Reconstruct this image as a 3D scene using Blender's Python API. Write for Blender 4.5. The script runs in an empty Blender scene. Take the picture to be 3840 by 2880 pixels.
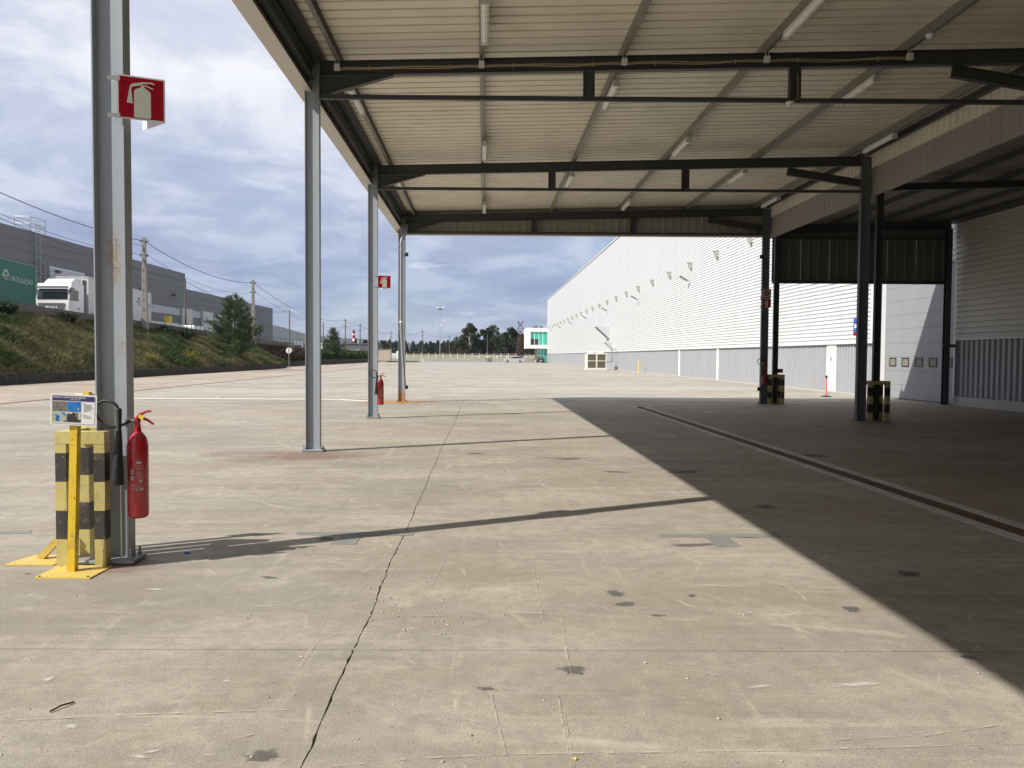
import bpy, bmesh, math, random
import numpy as np
from mathutils import Vector, Matrix

S = bpy.context.scene
COL = S.collection
R = math.radians
random.seed(11)
np.random.seed(11)

# ------------------------------------------------------------------ camera
CAMH = 1.48
cd = bpy.data.cameras.new('camera'); cam = bpy.data.objects.new('camera', cd); COL.objects.link(cam)
cd.sensor_width = 36; cd.lens = 27.03; cd.shift_x = .0222; cd.clip_start = 0.05; cd.clip_end = 6000
cam.matrix_world = (Matrix.Translation((0, 0, CAMH)) @ Matrix.Rotation(-R(.4), 4, 'Z')
                    @ Matrix.Rotation(R(90 - 2.07), 4, 'X') @ Matrix.Rotation(0.0055, 4, 'Z'))
S.camera = cam
S.cycles.use_denoising = True
S.cycles.max_bounces = 8; S.cycles.diffuse_bounces = 4; S.cycles.transparent_max_bounces = 12
S.cycles.sample_clamp_indirect = 6
S.view_settings.view_transform = 'Standard'; S.view_settings.look = 'None'
S.view_settings.gamma = 1; S.view_settings.use_curve_mapping = False
S.view_settings.exposure = 0.50

# ------------------------------------------------------------------ sky and sun
SUN = Vector((0.959, 0.489, -1.0)).normalized()
world = bpy.data.worlds.new('World'); S.world = world; world.use_nodes = True
def build_world():
    nt = world.node_tree; nt.nodes.clear(); N = nt.nodes.new; L = nt.links.new
    out = N('ShaderNodeOutputWorld'); bg = N('ShaderNodeBackground'); bg.inputs[1].default_value = 0.1
    sky = N('ShaderNodeTexSky'); sky.sky_type = 'NISHITA'; sky.sun_disc = False
    sky.sun_elevation = math.asin(-SUN.z); sky.sun_rotation = math.atan2(-SUN.x, -SUN.y)
    sky.air_density = 1.0; sky.dust_density = 0.6; sky.ozone_density = 2.0
    tc = N('ShaderNodeTexCoord'); sep = N('ShaderNodeSeparateXYZ'); L(tc.outputs['Generated'], sep.inputs[0])
    mz = N('ShaderNodeMath'); mz.operation = 'MAXIMUM'; L(sep.outputs[2], mz.inputs[0]); mz.inputs[1].default_value = 0.0
    az = N('ShaderNodeMath'); az.operation = 'ADD'; L(mz.outputs[0], az.inputs[0]); az.inputs[1].default_value = 0.20
    dx = N('ShaderNodeMath'); dx.operation = 'DIVIDE'; L(sep.outputs[0], dx.inputs[0]); L(az.outputs[0], dx.inputs[1])
    dy = N('ShaderNodeMath'); dy.operation = 'DIVIDE'; L(sep.outputs[1], dy.inputs[0]); L(az.outputs[0], dy.inputs[1])
    cb = N('ShaderNodeCombineXYZ'); L(dx.outputs[0], cb.inputs[0]); L(dy.outputs[0], cb.inputs[1])
    def noise(scale, detail, rough, w, dist=0.0):
        n = N('ShaderNodeTexNoise'); n.inputs['Scale'].default_value = scale; n.inputs['Detail'].default_value = detail
        n.inputs['Roughness'].default_value = rough; n.inputs['Distortion'].default_value = dist
        o = N('ShaderNodeVectorMath'); o.operation = 'ADD'; L(cb.outputs[0], o.inputs[0]); o.inputs[1].default_value = (w, w * 1.7, w * .3)
        L(o.outputs[0], n.inputs['Vector']); return n
    def ramp(src, stops):
        r = N('ShaderNodeValToRGB'); e = r.color_ramp.elements
        e[0].position, e[0].color = stops[0][0], (*stops[0][1], 1); e[1].position, e[1].color = stops[-1][0], (*stops[-1][1], 1)
        for p, c in stops[1:-1]:
            q = e.new(p); q.color = (*c, 1)
        L(src, r.inputs[0]); return r
    cover = ramp(noise(0.9, 8, .55, 3.1, .35).outputs[0], [(.34, (.72,)*3), (.58, (1,)*3)])
    body = ramp(noise(2.5, 9, .58, 9.4, .35).outputs[0], [(.32, (3.9, 4.3, 5.5)), (.48, (5.1, 5.35, 6.2)), (.60, (7.0, 7.0, 7.3))])
    # the cloud deck is thicker, so greyer, where it is looked through at a low angle
    low = ramp(mz.outputs[0], [(0.0, (.44, .51, .67)), (.10, (.50, .57, .72)), (.22, (.76, .80, .88)), (.36, (1, 1, 1))])
    mul = N('ShaderNodeMix'); mul.data_type = 'RGBA'; mul.blend_type = 'MULTIPLY'; mul.inputs[0].default_value = 1
    L(body.outputs[0], mul.inputs[6]); L(low.outputs[0], mul.inputs[7])
    wisp = ramp(noise(3.4, 7, .58, 17.0, .3).outputs[0], [(.63, (0,)*3), (.76, (.8,)*3)])
    add = N('ShaderNodeMix'); add.data_type = 'RGBA'; L(wisp.outputs[0], add.inputs[0]); L(mul.outputs[2], add.inputs[6]); add.inputs[7].default_value = (6.2, 6.3, 7.0, 1)
    mix = N('ShaderNodeMix'); mix.data_type = 'RGBA'; L(cover.outputs[0], mix.inputs[0]); L(sky.outputs[0], mix.inputs[6]); L(add.outputs[2], mix.inputs[7])
    L(mix.outputs[2], bg.inputs[0]); L(bg.outputs[0], out.inputs[0])
build_world()
sd = bpy.data.lights.new('sun', 'SUN'); sd.energy = 4.4; sd.angle = R(0.53); sd.color = (1, .945, .86)
sun = bpy.data.objects.new('sun', sd); COL.objects.link(sun); sun.location = (-40, -20, 60)
sun.rotation_euler = SUN.to_track_quat('-Z', 'Y').to_euler()

# ------------------------------------------------------------------ materials
M = {}
def ntree(name):
    m = bpy.data.materials.new(name); m.use_nodes = True; M[name] = m
    nt = m.node_tree; b = nt.nodes['Principled BSDF']; return m, nt, b
def nz(nt, vec, scale, detail=4, rough=.55, stretch=None, dist=0):
    n = nt.nodes.new('ShaderNodeTexNoise'); n.inputs['Scale'].default_value = scale
    n.inputs['Detail'].default_value = detail; n.inputs['Roughness'].default_value = rough; n.inputs['Distortion'].default_value = dist
    if stretch:
        mp = nt.nodes.new('ShaderNodeMapping'); mp.inputs['Scale'].default_value = stretch; nt.links.new(vec, mp.inputs[0]); vec = mp.outputs[0]
    nt.links.new(vec, n.inputs['Vector']); return n.outputs[0]
def rmp(nt, src, stops):
    r = nt.nodes.new('ShaderNodeValToRGB'); e = r.color_ramp.elements
    g = lambda c: (*c, 1) if isinstance(c, tuple) else (c, c, c, 1)
    e[0].position, e[0].color = stops[0][0], g(stops[0][1]); e[1].position, e[1].color = stops[-1][0], g(stops[-1][1])
    for p, c in stops[1:-1]:
        q = e.new(p); q.color = g(c)
    nt.links.new(src, r.inputs[0]); return r.outputs[0]
def mx(nt, fac, a, b, mode='MIX'):
    n = nt.nodes.new('ShaderNodeMix'); n.data_type = 'RGBA'; n.blend_type = mode
    for i, v in ((0, fac), (6, a), (7, b)):
        if hasattr(v, 'links'): nt.links.new(v, n.inputs[i])
        elif i == 0: n.inputs[0].default_value = v
        else: n.inputs[i].default_value = (*v, 1) if isinstance(v, tuple) else (v, v, v, 1)
    return n.outputs[2]
def mth(nt, op, a, b=0.0, clamp=False):
    n = nt.nodes.new('ShaderNodeMath'); n.operation = op; n.use_clamp = clamp
    for i, v in ((0, a), (1, b)):
        if hasattr(v, 'links'): nt.links.new(v, n.inputs[i])
        else: n.inputs[i].default_value = v
    return n.outputs[0]
def pos(nt): return nt.nodes.new('ShaderNodeNewGeometry').outputs['Position']
def obc(nt): return nt.nodes.new('ShaderNodeTexCoord').outputs['Object']
def bump(nt, b, h, strength, dist=.01):
    n = nt.nodes.new('ShaderNodeBump'); n.inputs['Strength'].default_value = strength; n.inputs['Distance'].default_value = dist
    nt.links.new(h, n.inputs['Height']); nt.links.new(n.outputs[0], b.inputs['Normal'])
def P(name, col, rough=.55, metal=0, var=.08, vs=2.5, bmp=0, bs=60, spec=.5, dirt=0, dcol=(.09, .075, .06), stretch=None, coat=0):
    m, nt, b = ntree(name); v = pos(nt)
    n = nz(nt, v, vs, 5, .6, stretch)
    c = mx(nt, n, tuple(x * (1 - var * 1.6) for x in col), tuple(min(1, x * (1 + var * 1.6)) for x in col))
    if dirt:
        d = rmp(nt, nz(nt, v, vs * 2.3, 6, .65, stretch), [(.5, 0.), (.75, dirt)])
        c = mx(nt, d, c, dcol)
    nt.links.new(c, b.inputs['Base Color'])
    r = rmp(nt, nz(nt, v, vs * 4, 3), [(.3, max(0, rough - .08)), (.7, min(1, rough + .08))]); nt.links.new(r, b.inputs['Roughness'])
    b.inputs['Metallic'].default_value = metal; b.inputs['Specular IOR Level'].default_value = spec
    if coat: b.inputs['Coat Weight'].default_value = coat; b.inputs['Coat Roughness'].default_value = .1
    if bmp: bump(nt, b, nz(nt, v, bs, 4), bmp)
    return m

def concrete(name, base, streak, zone_warm, scratch=True):
    m, nt, b = ntree(name); v = pos(nt)
    k = lambda f: tuple(min(.68, x * f) for x in base)
    c = mx(nt, rmp(nt, nz(nt, v, .35, 8, .68), [(.38, 0.), (.62, 1.)]), k(.80), k(1.16))
    c = mx(nt, rmp(nt, nz(nt, v, .5, 8, .7, (.5, 1.2, 1), .5), [(.48, 0.), (.62, .75)]), c, zone_warm)
    c = mx(nt, rmp(nt, nz(nt, v, .13, 7, .66, None, .3), [(.47, 0.), (.58, .6)]), c, zone_warm)
    big = nz(nt, v, .22, 8, .70, (.25, 1.0, 1), .4)
    c = mx(nt, rmp(nt, big, [(.40, .55), (.49, 0.)]), c, k(.74))
    c = mx(nt, rmp(nt, big, [(.51, 0.), (.62, .75 * min(1, streak + .2))]), c, k(1.32))
    # pale worn skin with ragged edges, darker soaked-in areas
    c = mx(nt, mth(nt, 'MULTIPLY', rmp(nt, nz(nt, v, .9, 12, .74, (.6, 1.1, 1), .3), [(.50, 0.), (.59, .8)]), .45 + .5 * streak), c, k(1.36))
    c = mx(nt, rmp(nt, nz(nt, v, 1.5, 12, .72, (.5, 1.2, 1), .2), [(.55, 0.), (.66, .62)]), c, k(.66))
    # tyre tracks and drag marks: fine noise drawn out along X, along Y and on a slant
    for (st, lo, amt, f) in (((.10, 5.0, 1), .55, .6, 1.45), ((4.5, .09, 1), .57, .55, 1.42), ((.09, 6.5, 1), .60, .6, .6)):
        t = rmp(nt, nz(nt, v, 1.6, 6, .7, st, .1), [(lo, 0.), (lo + .09, amt)])
        t = mth(nt, 'MULTIPLY', t, rmp(nt, nz(nt, v, .45 + lo, 4, .6), [(.42, 0.), (.58, 1.)]))
        c = mx(nt, t, c, k(f))
    # mottling, grit, pits and flecks
    c = mx(nt, rmp(nt, nz(nt, v, 8, 10, .75), [(.46, .0), (.60, .5)]), c, k(.74))
    c = mx(nt, rmp(nt, nz(nt, v, 5, 10, .78), [(.54, .0), (.66, .55)]), c, k(1.34))
    c = mx(nt, 1.0, c, rmp(nt, nz(nt, v, 120, 4, .7), [(.32, .62), (.5, 1.), (.68, 1.26)]), 'MULTIPLY')
    c = mx(nt, rmp(nt, nz(nt, v, 26, 5, .65), [(.645, 0.), (.69, .75)]), c, k(.36))
    c = mx(nt, rmp(nt, nz(nt, v, 16, 6, .75, (.7, 1.5, 1)), [(.645, 0.), (.70, .8)]), c, k(1.85))
    if scratch:   # pale scrape lines: thin bands where a smooth noise crosses its middle
        for q_, (sc, stx) in enumerate(((.55, (1.0, .25, 1)), (.5, (.16, 1.3, 1)), (.8, (1, .6, 1)))):
            q = nz(nt, v, sc, 1.5, .4, stx, .2)
            band = rmp(nt, mth(nt, 'ABSOLUTE', mth(nt, 'SUBTRACT', q, .5 + .03 * q_)), [(.0, .6), (.0035, .0)])
            msk = rmp(nt, nz(nt, v, .9 + q_, 5, .65), [(.50, 0.), (.60, 1.)])
            c = mx(nt, mth(nt, 'MULTIPLY', band, msk), c, k(1.6))
    nt.links.new(c, b.inputs['Base Color'])
    nt.links.new(rmp(nt, nz(nt, v, 2.0, 5, .6), [(.3, .62), (.7, .88)]), b.inputs['Roughness'])
    b.inputs['Specular IOR Level'].default_value = .35
    h = mth(nt, 'ADD', mth(nt, 'MULTIPLY', nz(nt, v, 140, 4, .65), .6), nz(nt, v, 12, 5, .6))
    bump(nt, b, h, .25, .006)
    return m
concrete('concrete_shed', (.303, .277, .230), .5, (.275, .228, .172))
concrete('concrete_shaded', (.275, .235, .19), .35, (.235, .18, .135))  # shed concrete for the right bay, its shade put into the colour
concrete('concrete_yard', (.318, .298, .258), .95, (.30, .26, .205))
concrete('concrete_road', (.345, .292, .235), .6, (.30, .235, .18), scratch=False)
concrete('concrete_kerb', (.47, .455, .42), .3, (.36, .34, .30), scratch=False)
P('brown_joint', (.10, .065, .04), .95, var=.3, vs=2)
P('joint_soil', (.035, .030, .024), .95, var=.3, vs=8)

def blade_paint(name, col, rust_spots=(), base_rust=0):
    """painted structural steel, with rust flecks around given spots (x,y,z,radius)"""
    m, nt, b = ntree(name); v = pos(nt)
    c = mx(nt, nz(nt, v, 3, 5, .6, (1, 1, .25)), tuple(x * .86 for x in col), tuple(x * 1.1 for x in col))
    c = mx(nt, rmp(nt, nz(nt, v, 9, 6, .7, (1, 1, .3)), [(.58, 0.), (.78, .4)]), c, tuple(x * .55 for x in col))
    if rust_spots or base_rust:
        mask = None
        for (x, y, z, r) in rust_spots:
            d = nt.nodes.new('ShaderNodeVectorMath'); d.operation = 'SUBTRACT'; nt.links.new(v, d.inputs[0]); d.inputs[1].default_value = (x, y, z)
            e = nt.nodes.new('ShaderNodeVectorMath'); e.operation = 'MULTIPLY'; nt.links.new(d.outputs[0], e.inputs[0]); e.inputs[1].default_value = (1, 1, .42)
            l = nt.nodes.new('ShaderNodeVectorMath'); l.operation = 'LENGTH'; nt.links.new(e.outputs[0], l.inputs[0])
            k = rmp(nt, l.outputs['Value'], [(0., 1.), (r, 0.)])
            mask = k if mask is None else mth(nt, 'MAXIMUM', mask, k)
        if base_rust:
            sp = nt.nodes.new('ShaderNodeSeparateXYZ'); nt.links.new(v, sp.inputs[0])
            k = rmp(nt, sp.outputs[2], [(0., 1.), (base_rust, 0.)])
            mask = k if mask is None else mth(nt, 'MAXIMUM', mask, k)
        f = mth(nt, 'ADD', mth(nt, 'MULTIPLY', mask, .46 if base_rust else .36), mth(nt, 'MULTIPLY', nz(nt, v, 110, 5, .7), .75))
        fac = rmp(nt, f, [(.60, 0.), (.70, .8)])
        fac = mth(nt, 'MULTIPLY', fac, rmp(nt, mask, [(.02, 0.), (.12, 1.)]))
        rc = rmp(nt, nz(nt, v, 30, 4), [(.35, (.14, .07, .025) if not base_rust else (.20, .08, .02)), (.6, (.34, .225, .085) if not base_rust else (.55, .27, .045))])
        c = mx(nt, fac, c, rc)
    nt.links.new(c, b.inputs['Base Color']); b.inputs['Roughness'].default_value = .48; b.inputs['Specular IOR Level'].default_value = .4
    bump(nt, b, nz(nt, v, 25, 4), .06)
    return m
STEEL = (.31, .34, .375)
blade_paint('steel_post', STEEL)
blade_paint('steel_post_near', STEEL, [(-2.62, 5.45, 2.20, .17), (-2.60, 5.45, 2.06, .12), (-2.56, 5.44, 1.52, .10), (-2.70, 5.43, .75, .24), (-2.70, 5.43, .45, .2)])
blade_paint('steel_post_rusty', STEEL, base_rust=.75)
blade_paint('steel_post_shade', (.15, .162, .18))  # same post paint darkened: shade on the right posts is in the colour
blade_paint('steel_dark', (.06, .064, .068))
P('galv', (.36, .38, .39), .45, .55, var=.12, vs=5, dirt=.25)
P('roof_underside', (.80, .755, .63), .5, var=.09, vs=.8, dirt=.35, dcol=(.48, .44, .36))
P('purlin', (.24, .235, .21), .45, .3, var=.1, vs=2)
P('fascia', (.60, .56, .50), .5, var=.05, vs=1)
P('annex_fascia', (.34, .315, .28), .55, var=.05, vs=1)  # fascia colour lowered, the dimness under the side canopy painted in
P('clad_shade', (.52, .50, .455), .45, var=.04, vs=.5)  # darker copy of the white cladding, right-bay shade painted in
P('end_sheet', (.40, .385, .33), .6, var=.08, vs=1.5)
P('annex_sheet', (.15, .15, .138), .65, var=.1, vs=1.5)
P('annex_roof', (.28, .268, .235), .6, var=.08, vs=1)  # side canopy ceiling, shade put in by a darker base colour
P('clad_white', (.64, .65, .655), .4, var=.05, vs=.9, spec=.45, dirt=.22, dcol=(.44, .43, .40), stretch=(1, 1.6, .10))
P('clad_grey', (.34, .35, .37), .42, var=.07, vs=1.2, dirt=.3, dcol=(.22, .21, .19), stretch=(1, 1.2, .2))
P('clad_trim', (.52, .53, .55), .45, var=.02)
P('door_grey', (.265, .277, .29), .45, var=.06, vs=1.1, dirt=.25, dcol=(.18, .18, .175), stretch=(1, 1.5, .15))
P('door_white', (.80, .80, .79), .45, var=.03)
P('plinth', (.42, .41, .39), .8, var=.1, vs=2, bmp=.2)
P('rubber', (.018, .018, .018), .6, var=.2, vs=20)
P('black_plastic', (.02, .02, .022), .42, var=.15, vs=14)
P('bracket_grey', (.36, .36, .34), .5, var=.06)
P('lamp_body', (.62, .62, .58), .4, var=.04)
P('lamp_diffuser', (.78, .78, .74), .3, var=.02)
P('white_plastic', (.74, .74, .72), .4, var=.03)
P('cable_beige', (.42, .34, .20), .6, var=.1)
P('ext_red', (.40, .012, .022), .24, var=.05, vs=5, coat=.5)
P('sign_red', (.33, .003, .014), .5, var=.03, spec=.15)
P('sign_ivory', (.62, .64, .55), .45, var=.02)
P('sign_white', (.80, .80, .79), .4, var=.01)
P('sign_purple', (.045, .035, .16), .4, var=.02)
P('print_grey', (.35, .35, .37), .5, var=.05)
P('brass', (.55, .36, .10), .35, .9)
P('tag_yellow', (.70, .52, .03), .4)
P('chrome', (.55, .55, .53), .25, .95)
def worn(name, a, b2=None, wear=(.30, .17, .06), amount=.9):
    m, nt, b = ntree(name); v = pos(nt)
    c = mx(nt, nz(nt, v, 5, 5, .6), tuple(x * .85 for x in a), tuple(x * 1.1 for x in a))
    if b2:   # alternating painted bands, 0.2 m each, up the post
        sp = nt.nodes.new('ShaderNodeSeparateXYZ'); nt.links.new(v, sp.inputs[0])
        k = mth(nt, 'GREATER_THAN', mth(nt, 'FRACT', mth(nt, 'DIVIDE', mth(nt, 'ADD', sp.outputs[2], mth(nt, 'MULTIPLY', nz(nt, v, 20, 2), .006)), .40)), .5)
        k = mth(nt, 'MULTIPLY', k, mth(nt, 'LESS_THAN', sp.outputs[2], .83))
        cb = mx(nt, nz(nt, v, 6, 5, .65), tuple(x * .6 for x in b2), tuple(x * 1.7 for x in b2))
        c = mx(nt, k, c, cb)
    c = mx(nt, rmp(nt, nz(nt, v, 14, 7, .72, (1, 1, .6)), [(.54, 0.), (.68, .55)]), c, (.20, .17, .12))
    c = mx(nt, rmp(nt, nz(nt, v, 26, 6, .7), [(.61, 0.), (.66, amount)]), c, wear)
    nt.links.new(c, b.inputs['Base Color']); b.inputs['Roughness'].default_value = .5
    bump(nt, b, nz(nt, v, 40, 4), .1)
worn('barrier_paint', (.52, .45, .17), (.032, .030, .030))
worn('stand_yellow', (.72, .50, .03), wear=(.32, .12, .02))
worn('stand_yellow_rusty', (.60, .44, .11), wear=(.24, .09, .02), amount=1)
P('rust_grate', (.12, .07, .042), .85, .1, var=.35, vs=9, bmp=.3)
P('drain_pit', (.012, .010, .009), .95)
P('pale_paint', (.78, .75, .66), .7, var=.12, vs=3)
P('dock_grey', (.118, .117, .124), .5, var=.05, vs=.5)
P('dock_grey_light', (.36, .40, .43), .5, var=.04)
P('dock_door', (.48, .49, .46), .6, var=.06, vs=1)
P('mossy_wall', (.034, .031, .027), .95, var=.4, vs=2.2, bmp=.6, bs=8, dirt=.55, dcol=(.13, .125, .115), stretch=(1, 1.8, .22), spec=.2)
P('upper_wall', (.10, .093, .082), .9, var=.3, vs=1.4, bmp=.4, bs=8, dirt=.5, dcol=(.05, .045, .04), stretch=(1, 1.6, .3))
P('asphalt', (.07, .07, .068), .9, var=.2, vs=2)
P('bark', (.10, .075, .055), .9, var=.3, vs=6, bmp=.5, bs=20)
P('pale_bark', (.30, .27, .23), .85, var=.25, vs=4)
P('pole_concrete', (.23, .215, .185), .85, var=.15, vs=3)
P('pole_wood', (.13, .115, .10), .9, var=.2, vs=5)
P('wire', (.03, .03, .035), .6)
P('truck_white', (.68, .69, .70), .28, var=.02, coat=.4)
P('truck_grey', (.10, .105, .11), .5)
P('curtain_green', (.012, .115, .078), .55, var=.06, vs=1, dirt=.15)
P('curtain_grey', (.56, .56, .55), .55, var=.06, vs=1, dirt=.2, dcol=(.3, .29, .27))
P('green_trim', (.08, .22, .17), .5)
P('logo_pale', (.42, .47, .43), .6)
P('logo_dark', (.10, .11, .12), .6)
P('car_silver', (.55, .57, .60), .25, .4, var=.02, coat=.5)
P('car_black', (.02, .021, .024), .22, 0, coat=.6)
P('rust_sculpture', (.060, .027, .018), .85, var=.35, vs=3)
P('office_white', (.82, .82, .81), .5, var=.01)
P('hvac_ivory', (.66, .64, .56), .5, var=.03)
P('hvac_coil', (.11, .095, .06), .7, var=.2, vs=30)
P('fence_white', (.72, .71, .68), .6)
P('fence_wire', (.30, .31, .30), .6, .4)
P('fence_green', (.035, .075, .06), .6)
P('pink_plastic', (.72, .20, .20), .5, var=.05)
P('blue_sign', (.015, .09, .45), .4)
P('rust_stain', (.45, .20, .04), .8, var=.3, vs=6)
P('wall_beige', (.45, .38, .30), .8, var=.05)
P('stone', (.46, .43, .37), .85, var=.25, vs=30)
P('twig', (.05, .035, .022), .9)
P('hill', (.022, .030, .034), .95, var=.3, vs=.02)
def glassy(name, col, rough=.08):
    m, nt, b = ntree(name); b.inputs['Base Color'].default_value = (*col, 1); b.inputs['Roughness'].default_value = rough
    b.inputs['Specular IOR Level'].default_value = .8
glassy('glass_dark', (.016, .020, .024)); glassy('glass_green', (.06, .46, .36), .12); glassy('glass_door', (.22, .21, .17), .15)
glassy('lamp_red', (.5, .02, .01))
def leafmat(name, a, b2, tr=.25):
    m, nt, b = ntree(name); g = nt.nodes.new('ShaderNodeNewGeometry')
    c = rmp(nt, g.outputs['Random Per Island'], [(0., a), (.55, tuple((x + y) / 2 for x, y in zip(a, b2))), (1., b2)])
    c = mx(nt, rmp(nt, nz(nt, g.outputs['Position'], .7, 3), [(.35, 0.), (.7, .6)]), c, tuple(x * .55 for x in a))
    nt.links.new(c, b.inputs['Base Color']); b.inputs['Roughness'].default_value = .6; b.inputs['Specular IOR Level'].default_value = .25
    t = nt.nodes.new('ShaderNodeBsdfTranslucent'); nt.links.new(c, t.inputs[0])
    ms = nt.nodes.new('ShaderNodeMixShader'); ms.inputs[0].default_value = tr
    nt.links.new(b.outputs[0], ms.inputs[1]); nt.links.new(t.outputs[0], ms.inputs[2])
    nt.links.new(ms.outputs[0], nt.nodes['Material Output'].inputs[0])
leafmat('pine_needles', (.042, .074, .030), (.14, .18, .075), .15)
leafmat('leaf_dark', (.020, .036, .016), (.060, .080, .032))
leafmat('leaf_olive', (.045, .060, .032), (.11, .115, .060))
leafmat('leaf_green', (.030, .060, .018), (.075, .115, .035))
leafmat('leaf_far', (.028, .042, .026), (.060, .075, .045))
leafmat('leaf_red', (.045, .028, .022), (.085, .055, .042))
leafmat('grass_mix', (.080, .092, .030), (.27, .23, .10))
leafmat('grass_fresh', (.05, .11, .018), (.11, .19, .04))
leafmat('gorse_yellow', (.10, .11, .02), (.42, .36, .02))
P('earth', (.085, .082, .038), .95, var=.35, vs=.8, dirt=.5, dcol=(.035, .045, .018))
P('field', (.085, .10, .045), .95, var=.3, vs=.05)
def softpatch(name, col, lo, hi, amt, scale=9):
    m, nt, b = ntree(name); v = pos(nt); b.inputs['Base Color'].default_value = (*col, 1); b.inputs['Roughness'].default_value = .75
    t = nt.nodes.new('ShaderNodeBsdfTransparent'); ms = nt.nodes.new('ShaderNodeMixShader')
    uv = obc(nt)
    l = nt.nodes.new('ShaderNodeVectorMath'); l.operation = 'LENGTH'; nt.links.new(uv, l.inputs[0])
    oi = nt.nodes.new('ShaderNodeObjectInfo'); cbn = nt.nodes.new('ShaderNodeCombineXYZ'); nt.links.new(mth(nt, 'MULTIPLY', oi.outputs['Random'], 90.), cbn.inputs[2])
    ad = nt.nodes.new('ShaderNodeVectorMath'); ad.operation = 'ADD'; nt.links.new(uv, ad.inputs[0]); nt.links.new(cbn.outputs[0], ad.inputs[1])
    e = mth(nt, 'ADD', l.outputs['Value'], mth(nt, 'MULTIPLY', mth(nt, 'SUBTRACT', nz(nt, ad.outputs[0], 1.5 if scale < 15 else 2.6, 5, .68), .5), 2.0))
    nt.links.new(rmp(nt, e, [(lo, amt), (hi, 0.)]), ms.inputs[0])
    nt.links.new(t.outputs[0], ms.inputs[1]); nt.links.new(b.outputs[0], ms.inputs[2]); nt.links.new(ms.outputs[0], nt.nodes['Material Output'].inputs[0])
softpatch('oil_stain', (.12, .113, .108), .42, .72, .68)
softpatch('pale_smear', (.58, .56, .50), .30, .62, .7, 22)
softpatch('rust_wash', (.46, .23, .05), .1, .95, .85, 4)
softpatch('red_wash', (.26, .15, .12), .1, .95, .5, 3)
P('grey_paint', (.185, .190, .175), .75, var=.15, vs=5, dirt=.85, dcol=(.285, .262, .22))

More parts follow.
